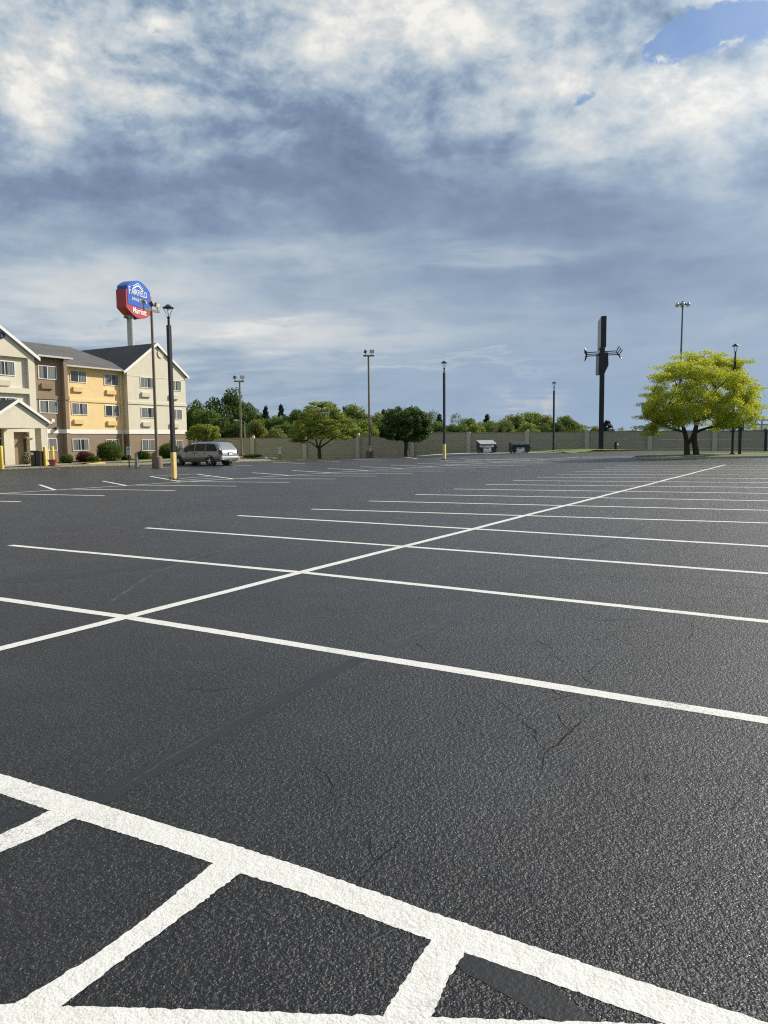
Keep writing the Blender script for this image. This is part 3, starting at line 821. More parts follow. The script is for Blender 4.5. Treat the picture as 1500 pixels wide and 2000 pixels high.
# multi-stem tree behind the van
TY = 76; p0 = at(378, 893, TY); base = Vector((p0.x, TY, T(p0.x, TY)-.05))
trunks = [([q(376, 895), q(374, 884), q(371, 872)], [.10, .08, .05]), ([q(378, 895), q(382, 882), q(387, 868)], [.10, .08, .05]), ([q(377, 895), q(379, 880), q(378, 866)], [.1, .07, .05])]
limbs = [(q(387, 868), q(408, 850), .05, .02), (q(371, 872), q(372, 845), .05, .02), (q(378, 866), q(390, 838), .05, .02)]
rng = random.Random(14)
cc = q(398, 848); bl = clumps(rng, cc, (1.75, 1.4, 1.05), 50, .38, flatz=.7)
big_tree('ornamental_tree', 'low rounded yellow-green tree behind the parked minivan', 'tree', base, trunks, bl, 9000, .07, 'locust', 8, .4, limbs, .4)

# shrubs by the hotel, each on the bed: (px0, px1, top, bottom)
def shrub(px0, px1, top, bot, Y, kind, name, label, n, squash=1.0):
    pc = at((px0+px1)/2, bot, Y); g = T(pc.x, pc.y)+.1
    rx = (px1-px0)/2*Y/FPX; h = max(.25, at((px0+px1)/2, top, Y).z-g)
    rng = random.Random(px0); bl = clumps(rng, (0, 0, h*.5), (rx*.72, rx*.72, h*.40), 34, min(rx, h)*.27, flatz=.8)
    bl.append((0, 0, h*.50, rx*.90, rx*.90, h*.44, rx*rx*1.0)); bl.append((0, 0, h*.30, rx*.90, rx*.90, h*.30, rx*rx*1.0))
    t = thing(name, label, 'shrub', (pc.x, Y, g), 0, 'shrubs in front of the hotel')
    mesh_obj('foliage', leaf_mesh('foliage', bl, int(n*2.2), .042, LM[kind], px0, .1, .75), t)
    tb = MB(); 
    for i in range(5):
        a = i*1.26; limb(tb, (0, 0, -.05), (rx*.5*math.cos(a), rx*.5*math.sin(a), h*.6), .035, .012, rng, 4, .1, 5)
    tb.build('stem', BARK, t)
def gy(px, n): # depth (world y) of the vertical plane n on a pixel column
    s, _ = hit(px, 890, n); return FP(s, n, 0).y
shrub(188, 242, 860, 899, gy(215, 2.6), 'shrub', 'clipped_shrub', 'largest round clipped shrub, under the yellow facade', 7000)
shrub(309, 352, 864, 899, gy(330, 2.2), 'shrub', 'clipped_shrub', 'big round shrub behind the black lamp post, under the gable', 6500)
shrub(263, 295, 879.5, 898.5, gy(279, 2.0), 'shrub', 'clipped_shrub', 'low dome shrub right of the concrete bollard', 3500)
shrub(237, 257, 889, 899, gy(246, 2.4), 'shrub', 'clipped_shrub', 'smallest low shrub behind the accessible parking sign', 1800)
shrub(117, 144, 887, 900, gy(130, 3.0), 'shrub', 'clipped_shrub', 'low dark oval shrub right of the terracotta planter', 3000)
shrub(168, 195, 889.5, 899, gy(181, 3.3), 'shrub', 'clipped_shrub', 'low green shrub in front of the reddish shrub', 2600)
shrub(147, 186, 881, 899, gy(166, 2.2), 'red', 'red_shrub', 'reddish brown leafy shrub under the brown ground floor wall', 3000)
shrub(473, 514, 889, 900.5, 72, 'shrub', 'low_shrub', 'wide low green shrub right of the minivan', 3000)
shrub(42, 61, 882, 901, gy(50, 2.2), 'rose', 'flowering_shrub', 'pale flowering shrub by the entrance recess', 1800)

# grass tufts along the lot edge
def tufts(paths, n, hgt, seed):
    rng = np.random.default_rng(seed); V = []; F_ = []
    P = []
    for path in paths:
        pp = resample([Vector((a[0], a[1], 0)) for a in path], 200)
        for _ in range(n):
            a = pp[rng.integers(0, 201)]; x = a.x+rng.normal(0, .12); y = a.y+rng.normal(0, .12)+.05
            P.append((x, y))
    for x, y in P:
        z = T(x, y)-.02; h = hgt*rng.uniform(.4, 1.3); a = rng.uniform(0, 6.28); w = .02
        dx, dy = math.cos(a)*w, math.sin(a)*w; lx, ly = rng.normal(0, .04, 2)
        o = len(V); V += [(x-dx, y-dy, z), (x+dx, y+dy, z), (x+lx, y+ly, z+h)]; F_.append((o, o+1, o+2))
    b = MB(); b.v = V; b.f = F_; return b
TUFT = mat_leaf('grass_blade', (.07, .10, .02), (.20, .22, .05), .3)
tag(tufts([edge, isl, [(18.6, 73.6), (21.5, 77.6), (27, 78.6), (38, 78)], [fxy(-8, 7.8), fxy(8, 8)]], 5200, .12, 3).build('grass', TUFT), 'short ragged grass along the edges of the parking lot', 'grass', None, 'stuff')

# ------------------------------------------------------------------ sound wall
tops = {494: 856.3, 595.5: 857, 699: 851.2, 805.5: 845.6, 915.5: 845.6, 1029: 844.5, 1146: 843, 1268.5: 841.8, 1395: 841.4, 1527: 841}
posts = [196, 295, 394]+list(tops)+[1665, 1810]
def ztop(px, ref=None):
    k = ref if ref in tops else (494 if px < 494 else 1527)
    p = wallpt(k); return at(k, tops[k], p.y).z
wt = thing('sound_wall', 'long tan precast concrete wall with posts closing off the lot', 'wall', wallpt(494))
wo = Vector(wt.location); wn = Vector((-WD.y, WD.x, 0))
rot = math.atan2(WD.y, WD.x)
wt.rotation_euler = (0, 0, rot)
def wloc(p): d = Vector(p)-wo; return Vector((d.dot(WD), d.dot(wn), d.z))
PX = [wallpt(p) for p in posts]
for i, (a, c) in enumerate(zip(PX[:-1], PX[1:])):
    # panel top: the height measured just right of post i
    m_ = {0: 856.3, 1: 856.3, 2: 856.3, 3: 856, 4: 857, 5: 851.2, 6: 845.6, 7: 845.6, 8: 844.6, 9: 843.2, 10: 842, 11: 841.5, 12: 841}.get(i, 841)
    pxm = (posts[i]+posts[i+1])/2; pm_ = wallpt(min(1600, max(450, pxm))); zt = at(min(1600, max(450, pxm)), m_, pm_.y).z
    la, lc = wloc(a), wloc(c); x0, x1 = la.x+.24, lc.x-.24
    zb = -.6; hh = zt-zb
    for j, (z0, z1) in enumerate(((zb, zb+hh*.36), (zb+hh*.36+.012, zb+hh*.70), (zb+hh*.70+.012, zt))):
        b = MB().box(((x0+x1)/2, 0, (z0+z1)/2), None, (x1-x0, .16, z1-z0))
        b.build('panel', BLOCK, wt)
    MB().box(((x0+x1)/2, 0, zt+.035), None, (x1-x0, .24, .07)).build('coping', mat('coping', (.30, .265, .20), .85), wt)
for i, a in enumerate(PX):
    la = wloc(a); k = posts[i]; zt = at(min(1527, max(494, k)), tops.get(k, 856.3 if k < 500 else 841), wallpt(min(1527, max(494, k))).y).z+.14
    b = MB().box((la.x, -.06, (zt-.6)/2), None, (.46, .44, zt+.6)); b.build('post', POSTC, wt)
    if k in (494, 699, 595.5, 1029): MB().box((la.x+.1, -.1, zt+.09), None, (.22, .2, .18)).build('post_cap_light', WHITE, wt)

# ------------------------------------------------------------------ hotel
hotel = thing('hotel_building', 'three-storey cream, yellow and brown stucco hotel with grey gabled roofs', 'building', C1)
hotel.rotation_euler = (0, 0, math.atan2(BD.y, BD.x))      # local x = s, local -y = n
def H(s, n, z): return Vector((s, -n, z))
def hb(b, s0, s1, n0, n1, z0, z1): return b.box(((s0+s1)/2, -(n0+n1)/2, (z0+z1)/2), None, (abs(s1-s0), abs(n1-n0), abs(z1-z0)))
def part(name, m, *boxes, label=None):
    b = MB()
    for q_ in boxes: hb(b, *q_)
    o = b.build(name, m, hotel)
    if label: o['label'] = label
    return o
WINGL = 7.42; NY = -.585; NB = .8; NF = 1.3; NP = 1.05
sB1 = hit(129, 800, NB)[0]; sPil = hit(122.3, 800, NB)[0]
sG1 = hit(70, 760, NF)[0]; GC = sG1-4.6; sG0 = sG1-9.2
GF = 2.53
# wing
part('ground_floor_wall', BROWN, (0, WINGL, -19, 0, -.4, GF))
bw = MB(); bw.prism([H(0, 0, GF), H(WINGL, 0, GF), H(WINGL, 0, 8.35), H(WINGL/2, 0, 10.85), H(0, 0, 8.35)], (0, 19, 0)); bw.build('gable_wall', CREAM, hotel)
part('trim_band', WHITE, (-.04, WINGL+.04, -3, .05, GF-.0, GF+.34))
part('trim_band', CREAM, (-.05, WINGL+.05, -.3, .07, 5.28, 5.52))
part('trim_band', CREAM, (.01, WINGL-.01, -.2, .018, 7.84, 7.88))
# yellow block
part('ground_floor_wall', BROWN, (sB1-.2, -.002, -18, NY, -.4, GF))
part('yellow_wall', YELLOW, (sB1-.2, -.002, -18, NY, GF, 8.25))
part('trim_band', WHITE, (sB1+.002, -.045, NY-.2, NY+.05, GF, GF+.34))
part('trim_band', YELLOW, (sB1+.002, -.055, NY-.2, NY+.07, 5.28, 5.52))
# brown bay with pilaster
part('brown_wall', BROWN, (sG1-.5, sB1, -18, NB, -.4, 8.6))
part('pilaster', BROWN, (sPil, sB1+.01, NB-.2, NB+.38, -.3, 8.45))
part('trim_band', WHITE, (sG1, sPil-.01, NB-.1, NB+.05, GF, GF+.34))
part('trim_band', WHITE, (sPil-.03, sB1+.05, NB-.1, NB+.43, GF+.01, GF+.33))
part('trim_band', BROWN, (sG1, sPil-.01, NB-.1, NB+.08, 5.28, 5.58))
part('trim_band', BROWN, (sPil-.04, sB1+.06, NB-.1, NB+.45, 5.29, 5.57))
# cream front gable with recesses
rr_, zr = hit(54.2, 700, NF); _, zt1 = hit(40, 698, NF); _, zb1 = hit(30, 757.5, NF); _, zt2 = hit(30, 768, NF)
RL = 2*GC-rr_
part('gable_wall', CREAM, (rr_, sG1, -17.9, NF, 2.95, 8.6), (sG0, RL, -17.9, NF, 2.95, 8.6), (RL+.001, rr_-.001, NP-.5, NF, zt1, 8.6), (RL+.001, rr_-.001, NP-.5, NF, zt2, zb1), (RL+.001, rr_-.001, -17.9, NP, 2.95, 8.6))
bw = MB(); bw.prism([H(sG0, NF, 8.6), H(sG1, NF, 8.6), H(GC, NF, 8.6+4.6*.65)], (0, 19, 0)); bw.build('gable_wall', CREAM, hotel)
# ground floor under the front gable, around the entrance recess
e = lambda px: hit(px, 880, NF)[0]
part('entrance_wall', CREAM, (e(9), e(28.6), -3, NF, -.4, 2.949), (e(59), sG1, -3, NF, -.4, 2.949), (e(28.6)+.001, e(59)-.001, -3, NF-.001, 2.62, 2.949), (sG0, e(9)-1.8, -3, NF, -.4, 2.949))
part('entrance_recess_wall', BROWN, (e(28.6)+.002, e(59)-.002, -3, .85, -.4, 2.618))
part('door', BROWND, (hit(46, 870, .85)[0], hit(55.5, 870, .85)[0], .8, .88, 0, 2.05))
b = MB(); x0, x1 = hit(45, 850, .85)[0], hit(56, 850, .85)[0]
b.prism([H(x0, .85, 2.1), H(x0, .85, 2.5), H(x0, 1.35, 2.15), H(x0, 1.35, 2.05)], (x1-x0, 0, 0)); b.build('door_canopy', BROWN, hotel)
part('entrance_glass', GLASS, (e(9)-1.8+.001, e(9)-.001, -3, NF-.35, -.4, 2.949))
part('entrance_frame', WHITE, (e(9)-.95, e(9)-.87, NF-.349, NF-.3, 0, 2.9), (e(9)-1.79, e(9)-.01, NF-.349, NF-.31, 2.1, 2.18))
# left continuation
part('yellow_wall', YELLOW, (-44, sG0-.001, -18, NY, -.4, 8.25))
part('back_wall', CREAM, (-43.9, WINGL-.1, -18.2, -18.001, -.4, 8.2))

def slab(name, m, pts, th, lab=None):
    pts = [H(*p) for p in pts]
    n_ = (pts[1]-pts[0]).cross(pts[2]-pts[0]).normalized()
    if n_.z < 0: n_ = -n_
    b = MB(); b.prism(pts, n_*th); return b.build(name, m, hotel)
RZ = 11.05; RN = -9.1; KS = (RZ-8.27)/8.9
roofm = slab('roof', SHING, [(-44.3, -.15, 8.27), (1.2, -.15, 8.27), (1.2, RN, RZ), (-44.3, RN, RZ)], .09)
slab('roof', SHING, [(-44.3, -18.3, 8.3), (1.2, -18.3, 8.3), (1.2, RN-.001, RZ), (-44.3, RN-.001, RZ)], .09)
slab('roof', SHING, [(sG1-1, NB+.42, 8.68), (sB1+.5, NB+.42, 8.68), (sB1+.5, -3.9, 9.40), (sG1-1, -3.9, 9.40)], .09)
# wing roof
KW = 2.62/3.95
for sgn in (-1, 1):
    c_ = WINGL/2; ed = c_+sgn*(c_+.42)
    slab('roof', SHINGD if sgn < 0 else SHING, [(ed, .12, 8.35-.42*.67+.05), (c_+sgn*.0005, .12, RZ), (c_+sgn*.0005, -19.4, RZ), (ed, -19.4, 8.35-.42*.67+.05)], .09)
    b = MB(); z0, z1 = 8.12, 11.12
    b.prism([H(ed, .13, 8.35-.42*.67+.16), H(c_+sgn*.001, .13, RZ+.12), H(c_+sgn*.001, .13, RZ-.16), H(ed, .13, 8.35-.42*.67-.10)], (0, -.05, 0)); b.build('rake_board', WHITE, hotel)
    b = MB(); b.box((ed-sgn*.0+sgn*.07, 9.3, 8.20), None, (.13, 19, .13)); b.build('gutter', GUTTER, hotel)
# front gable roof
for sgn in (-1, 1):
    ed = GC+sgn*5.0
    slab('roof', SHING, [(ed, NF+.14, 8.6-.4*.65+.02), (GC+sgn*.0005, NF+.14, 8.6+4.6*.65+.02), (GC+sgn*.0005, -9, 8.6+4.6*.65+.02), (ed, -9, 8.6-.4*.65+.02)], .09)
    b = MB(); b.prism([H(ed, NF+.15, 8.6-.26+.12), H(GC+sgn*.001, NF+.15, 8.6+2.99+.14), H(GC+sgn*.001, NF+.15, 8.6+2.99-.12), H(ed, NF+.15, 8.6-.26-.15)], (0, -.05, 0)); b.build('rake_board', WHITE, hotel)
part('gutter', GUTTER, (sB1+.5, -.45, -.15, -.02, 8.19, 8.32)); part('gutter', GUTTER, (sG1+.3, sB1+.5, NB+.42, NB+.55, 8.60, 8.74))
part('soffit', WHITE, (sB1, -.05, NY, -.16, 8.20, 8.25)); part('soffit', BRONZE, (sG1+.2, sB1+.48, NB-.1, NB+.41, 8.60, 8.66))
part('roof_vent', BLACK, (-7.6, -6.9, -8.6, -8.2, 10.85, 11.15))
# downspouts
b = MB(); s_ = -.33; b.box((s_, -(NY+.07), 4.1), None, (.10, .10, 8.0)); b.build('downspout', YELLOW, hotel)
# vent disc
s_, z_ = hit(313.3, 691, 0); b = MB()
b.tube([H(s_, -.02, z_), H(s_, .05, z_)], .36, 24); o = b.build('round_vent', CREAM, hotel)
b = MB()
pts_ = [H(s_+.38*math.cos(a*math.pi/12), .045, z_+.38*math.sin(a*math.pi/12)) for a in range(25)]
b.tube(pts_, .035, 6, False); b.build('vent_ring', CREAM, o)
# windows
def window(s0, s1, z0, z1, n, curt=(1, 1)):
    f = MB(); t = .05
    hb(f, s0-t, s0, n, n+.05, z0-t, z1+t); hb(f, s1, s1+t, n, n+.05, z0-t, z1+t)
    hb(f, s0+.0005, s1-.0005, n, n+.05, z1, z1+t); hb(f, s0+.0005, s1-.0005, n, n+.05, z0-t, z0)
    m_ = (s0+s1)/2; hb(f, m_-.025, m_+.025, n, n+.045, z0+.0005, z1-.0005)
    w = f.build('window', WHITE, hotel)
    hb(MB(), 0, 1, 0, 1, 0, 1)
    b = MB(); hb(b, s0, m_-.026, n, n+.02, z0, z1); hb(b, m_+.026, s1, n, n+.02, z0, z1); b.build('pane', GLASS, w)
    for i, c in enumerate(curt):
        if c <= 0: continue
        a0, a1 = ((s0, m_-.026), (m_+.026, s1))[i]
        wd = (a1-a0)*c; k0, k1 = (a0+.01, a0+wd-.01) if i == 0 else (a1-wd+.01, a1-.01)
        b = MB(); nn = 14; vs = []
        for j in range(nn+1):
            x = k0+(k1-k0)*j/nn; off = n+.026+.006*math.sin(j*1.9)
            vs += [H(x, off, z0+.01), H(x, off, z1-.01)]
        b.add(vs, [(2*j, 2*j+1, 2*j+3, 2*j+2) for j in range(nn)]); b.build('curtain', CURT, w)
def winpx(x0, x1, y0, y1, n, curt=(1, 1)):
    xm = (x0+x1)/2; s0 = hit(x0, y0, n)[0]; s1 = hit(x1, y0, n)[0]; zt = hit(xm, y0, n)[1]; zb = hit(xm, y1, n)[1]
    window(s0+.05, s1-.05, zb+.05, zt-.05, n, curt)
def acpx(x0, x1, y0, y1, n, m):
    xm = (x0+x1)/2; s0 = hit(x0, y0, n+.16)[0]; s1 = hit(x1, y0, n+.16)[0]; zt = hit(xm, y0, n+.16)[1]; zb = hit(xm, y1, n+.16)[1]
    b = MB(); hb(b, s0, s1, n, n+.16, zb, zt); o = b.build('air_conditioner', m, hotel)
    b = MB()
    for k in range(5): z = zb+(zt-zb)*(k+.8)/6; hb(b, s0+.05, s1-.05, n+.16, n+.167, z, z+.012)
    b.build('louvre', m, o)
z2 = lambda x, y: (200+x/6, 540+y/6)
z1_ = lambda x, y: (x/6, 600+y/6)
def wz(f, x0, x1, y0, y1, n, curt=(1, 1)): a = f(x0, y0); c = f(x1, y1); winpx(a[0], c[0], a[1], c[1], n, curt)
def az_(f, x0, x1, y0, y1, n, m): a = f(x0, y0); c = f(x1, y1); acpx(a[0], c[0], a[1], c[1], n, m)
wz(z2, 440, 595, 1182, 1308, 0, (1, .6)); wz(z2, 783, 918, 1218, 1340, 0, (1, .8)); wz(z2, 450, 603, 1534, 1658, 0, (1, .5)); wz(z2, 795, 929, 1554, 1675, 0)
winpx(276.3, 302, 858.5, 880.5, 0, (.9, 1)); winpx(332, 356.5, 859.5, 881.5, 0)
az_(z2, 467, 570, 1358, 1411, 0, CREAM); az_(z2, 795, 895, 1387, 1438, 0, CREAM); az_(z2, 480, 580, 1707, 1757, 0, CREAM); az_(z2, 805, 905, 1720, 1770, 0, CREAM)
wz(z1_, 815, 1005, 742, 882, NY, (.0, .9)); wz(z1_, 1213, 1387, 786, 918, NY, (1, .5)); wz(z1_, 832, 1020, 1122, 1262, NY, (1, .7)); wz(z1_, 1228, 1393, 1150, 1280, NY, (.2, 1))
wz(z1_, 845, 1036, 1542, 1680, NY, (.8, .6)); wz(z1_, 1236, 1392, 1550, 1688, NY)
for a in ((862, 978, 934, 990), (1255, 1362, 970, 1022), (875, 990, 1314, 1368), (1268, 1373, 1332, 1385)): az_(z1_, *a, NY, YELLOW)
wz(z1_, 440, 654, 686, 846, NB, (.6, 1)); wz(z1_, 455, 668, 1092, 1244, NB, (.8, 1)); wz(z1_, 470, 662, 1534, 1682, NB, (1, 1))
az_(z1_, 492, 627, 895, 955, NB, BROWN); az_(z1_, 508, 640, 1297, 1352, NB, BROWN)
wz(z1_, -75, 166, 628, 798, NP, (.8, .8)); wz(z1_, -50, 180, 1056, 1215, NP, (.5, .8)); az_(z1_, -25, 128, 850, 915, NP, CREAM)
# portico
NPt = 5.8; sc1 = hit(92, 880, NPt)[0]; sc0 = hit(82, 880, NPt)[0]; pk, pz = hit(37.3, 781, NPt+.2); ev, ez = hit(99.6, 825, NPt+.2)
pL = 2*pk-sc1; BH = 2.82
part('portico_column', CREAM, (sc0, sc1, NPt-.7, NPt, -.35, BH)); part('portico_column', CREAM, (pL, pL+sc1-sc0, NPt-.7, NPt, -.35, BH))
sl = (pz-ez)/(ev-pk); hw_ = sc1-pk
b = MB(); b.prism([H(pL-.05, NPt+.01, BH), H(sc1+.05, NPt+.01, BH), H(sc1+.05, NPt+.01, pz-.15-sl*(hw_+.05)), H(pk, NPt+.01, pz-.15), H(pL-.05, NPt+.01, pz-.15-sl*(hw_+.05))], (0, .35, 0)); b.build('portico_gable', CREAM, hotel)
part('portico_beam', CREAM, (sc1-.3, sc1+.04, NF+.01, NPt-.36, BH+.001, pz-.2-sl*hw_), (pL-.04, pL+.3, NF+.01, NPt-.36, BH+.001, pz-.2-sl*hw_))
part('portico_ceiling', WHITE, (pL+.31, sc1-.31, NF+.01, NPt-.36, BH+.05, BH+.09))
hv = ev-pk
for sgn in (-1, 1):
    ed = pk+sgn*hv
    slab('portico_roof', SHINGD, [(ed, NPt+.12, ez-.02), (pk+sgn*.0005, NPt+.12, pz-.02), (pk+sgn*.0005, NF-.3, pz-.02), (ed, NF-.3, ez-.02)], .07)
    b = MB(); b.prism([H(ed, NPt+.13, ez+.06), H(pk+sgn*.001, NPt+.13, pz+.08), H(pk+sgn*.001, NPt+.13, pz-.16), H(ed, NPt+.13, ez-.14)], (0, -.05, 0)); b.build('rake_board', WHITE, hotel)
    part('gutter', WHITE, (ed+sgn*.0, ed+sgn*.11, NF, NPt+.2, ez-.10, ez+.02))
b = MB(); b.tube([H(ev+.05, NPt+.1, ez-.08), H(ev-.05, NPt+.05, ez-.2), H(sc1+.16, NPt-.15, ez-.4), H(sc1+.16, NPt-.15, .1)], .05, 8); b.build('downspout', WHITE, hotel)
s_, z_ = hit(104, 821.5, NB+.3); part('wall_light', WHITE, (s_-.13, s_+.13, NB, NB+.3, z_-.13, z_+.13))
s_, z_ = hit(113, 837, NB+.3); part('wall_light', BRONZE, (s_-.12, s_+.12, NB+.06, NB+.3, z_-.08, z_+.14))
# gable lettering
def text_part(body, size, parent, m, mtx, name='lettering', depth=.02, align='CENTER', sx=1.0, bevel=0, weight=0):
    cu = bpy.data.curves.new(name, 'FONT'); cu.body = body; cu.size = size; cu.extrude = depth; cu.align_x = align; cu.offset = weight
    cu.resolution_u = 3
    tmp = bpy.data.objects.new('tmp', cu); col.objects.link(tmp)
    dg = bpy.context.evaluated_depsgraph_get(); dg.update()
    me = bpy.data.meshes.new_from_object(tmp.evaluated_get(dg)); bpy.data.objects.remove(tmp)
    me.transform(mtx @ Matrix.Diagonal((sx, 1, 1, 1))); me.materials.clear(); me.materials.append(m)
    o = bpy.data.objects.new(name, me); col.objects.link(o); o.parent = parent; return o
NAVY = mat('navy_letter', (.012, .016, .10), .35, var=.1)
s_, z_ = hit(9.5, 661, NF)
# local frame of the hotel: x = s, y = -n, z up; text stands on the facade
mt = Matrix.Translation(H(s_, NF+.04, z_)) @ Matrix.Rotation(R(90), 4, 'X')
text_part('FAIRFIELD', .62, hotel, NAVY, mt, 'lettering', .04, 'RIGHT', .95, weight=.02)

# ------------------------------------------------------------------ poles
def lamp_post(px, base_py, Y, top_py, label, sleeve=True, zb=None, wpx=None):
    p = at(px, base_py, Y); x = p.x; g = T(x, Y) if zb is None else zb
    zt = at(px, top_py, Y).z-g
    t = thing('lamp_post', label, 'lamp post', (x, Y, g), math.atan2(BD.y, BD.x), 'black lantern lamp posts')
    w = .16
    b = MB(); hb_ = zt-.95
    b.box((0, 0, hb_/2), None, (w, w, hb_)); b.lathe((0, 0, hb_), [(.055, 0), (.055, .32), (.08, .34), (.08, .38)], 12); b.build('pole', BLACK, t)
    b = MB(); b.box((0, 0, .02), None, (.34, .34, .04))
    for sx in (-.12, .12):
        for sy in (-.12, .12): b.tube([(sx, sy, .03), (sx, sy, .10)], .02, 6)
    b.build('base_plate', mat('rusty_steel', (.10, .055, .03), .8, var=.3, scale=9), t)
    if sleeve:
        b = MB(); b.box((0, 0, .66), None, (w+.03, w+.03, 1.24)); b.build('sleeve', YELP, t)
    hd = MB(); hd.lathe((0, 0, zt-.19), [(.24, 0), (.265, .02), (.24, .05), (.13, .10), (.11, .14), (.07, .17)], 20); h = hd.build('lamp_head', BLACK, t, smooth=True)
    b = MB()
    for k in range(4):
        a = k*math.pi/2+.6; b.tube([(.06*math.cos(a), .06*math.sin(a), zt-.58), (.11*math.cos(a), .11*math.sin(a), zt-.38), (.215*math.cos(a), .215*math.sin(a), zt-.18)], .012, 6)
    b.build('strut', BLACK, h)
    b = MB(); b.lathe((0, 0, zt-.23), [(.08, 0), (.15, .035)], 16); b.build('lens', WHITE, h)
    return t
lamp_post(340, 929, 36.0, 594, 'nearest lamp post, tall and black with a yellow sleeve at its foot', zb=None)
lamp_post(868, 900.5, 62.0, 704.5, 'black lamp post with yellow sleeve standing mid lot left of the dumpsters')
lamp_post(1081, 884, 80.5, 745, 'plain black lamp post on the grass right of the dumpsters', False, vtop(at(1081, 884, 80.5).x, 80.5))
lamp_post(1430, 893, 56.0, 671, 'black lamp post rising through the yellow tree on the island', False, itop(at(1430, 893, 56).x, 56))

def flood_head(parent, p, yaw, pitch_, sc=1.0, m=BRONZE, lensm=None):
    """a box floodlight on a knuckle"""
    Rm = Matrix.Rotation(yaw, 3, 'Z') @ Matrix.Rotation(pitch_, 3, 'X')
    ax = [Rm @ Vector(v) for v in ((1, 0, 0), (0, 1, 0), (0, 0, 1))]
    p = Vector(p); b = MB()
    vs = []
    for (hx, hz, y) in ((.24, .16, -.14), (.30, .22, .12)):
        for sx, sz in ((-1, -1), (1, -1), (1, 1), (-1, 1)): vs.append(p+ax[0]*(sx*hx*sc)+ax[2]*(sz*hz*sc)+ax[1]*(y*sc))
    b.add(vs, [(0, 1, 2, 3), (4, 7, 6, 5), (0, 4, 5, 1), (1, 5, 6, 2), (2, 6, 7, 3), (3, 7, 4, 0)])
    o = b.build('floodlight', m, parent)
    b = MB(); b.box(p+ax[1]*(.125*sc), ax, (.54*sc, .012, .38*sc)); b.build('lens', lensm or mat('frosted_lens', (.62, .60, .50), .25, spec=.6), o)
    return o
def flood_pole(px, base_py, Y, top_py, label, heads, base_r=.0, arm=(-.9, .9), m=TAN, rot=0, rb=.11):
    p = at(px, base_py, Y); x = p.x; g = T(x, Y)-.02; zt = at(px, top_py, Y).z-g
    t = thing('floodlight_pole', label, 'light pole', (x, Y, g), rot, 'floodlight poles')
    b = MB(); zb = 0
    if base_r:
        bb = MB(); bb.lathe((0, 0, -.2), [(base_r, 0), (base_r, 1.0), (base_r*.95, 1.04)], 20); bb.build('concrete_base', mat('brown_concrete', (.19, .135, .095), .85, dirt=.3), t, smooth=True); zb = .84
        MB().box((0, 0, zb+.03), None, (.4, .4, .05)).build('base_plate', TAN, t)
    b.tube([(0, 0, zb), (0, 0, zt-.1)], [rb, rb*.85], 10); b.build('pole', m, t, smooth=True)
    a = MB(); a.box(((arm[0]+arm[1])/2, 0, zt-.15), None, (arm[1]-arm[0], .12, .16)); a.build('crossarm', m, t)
    k = MB()
    for (hx, yaw, pt) in heads: k.tube([(hx, 0, zt-.1), (hx, 0, zt+.14)], .035, 6)
    k.build('knuckle', BRONZE, t)
    for (hx, yaw, pt) in heads: flood_head(t, (hx, .0, zt+.28), R(yaw), R(pt), .78)
    return t
flood_pole(307, 905, 54.5, 602, 'tall tan pole with three floodlights on a round brown concrete base', [(-.72, 55, -28), (.0, -130, 28), (.55, 190, -8)], .36, (-.68, .72), rot=R(60.3))
flood_pole(722, 892, 80, 692, 'tan pole with twin floodlights on a brown box base left of the maple', [(-.3, 80, 20), (.35, 185, -5)], .42, (-.55, .6), rot=0)
flood_pole(472, 893, 84, 742, 'tan pole with twin floodlights rising just right of the minivan', [(-.5, 80, 20), (.3, 185, 5)], .42, (-.6, .5), rot=0)

# accessible parking signs
def park_sign(px, base_py, Y, top_py, bot_py, w_px, label, zb=None):
    p = at(px, base_py, Y); g = (T(p.x, Y)-.02) if zb is None else zb
    zt = at(px, top_py, Y).z-g; z0 = at(px, bot_py, Y).z-g; w = w_px*Y/FPX
    t = thing('parking_sign', label, 'sign', (p.x, Y, g), 0, 'reserved parking signs')
    MB().box((0, .04, zt/2), None, (.07, .05, zt)).build('post', BLACK, t)
    o = MB().box((0, 0, (zt+z0)/2), None, (w, .02, zt-z0)).build('panel', WHITE, t)
    cz = z0+(zt-z0)*.72; b = MB(); r = w*.26; pts_ = [(r*math.cos(a), -.014, cz+r*math.sin(a)*1.0) for a in [math.pi*(.75+1.5*k/12) for k in range(13)]]
    b.tube(pts_, .018, 5); b.tube([(0, -.014, cz+r*1.1), (.0, -.014, cz), (r*.7, -.014, cz), (r*1.1, -.014, cz-r*1.1)], .02, 5)
    b.tube([(0, -.014, cz+r*1.35), (.005, -.014, cz+r*1.3)], .035, 6)
    b.build('wheelchair_symbol', mat('olive_ink', (.10, .10, .06), .6), o)
    b = MB()
    for f_, ww, hh in ((.46, .7, .03), (.32, .66, .06), (.17, .5, .03)): b.box((0, -.012, z0+(zt-z0)*f_), None, (w*ww, .006, hh))
    b.build('printed_band', mat('sign_print', (.30, .29, .22), .6), o)
park_sign(252, 909, 54.0, 872.5, 888, 8.2, 'white reserved parking sign on black post beside the concrete bollard')
park_sign(547, 900, 72, 874, 886, 4.6, 'small white reserved parking sign standing between minivan and locust')
park_sign(723.5, 893, 78, 871, 881.5, 3.8, 'small white sign in front of the middle floodlight pole')

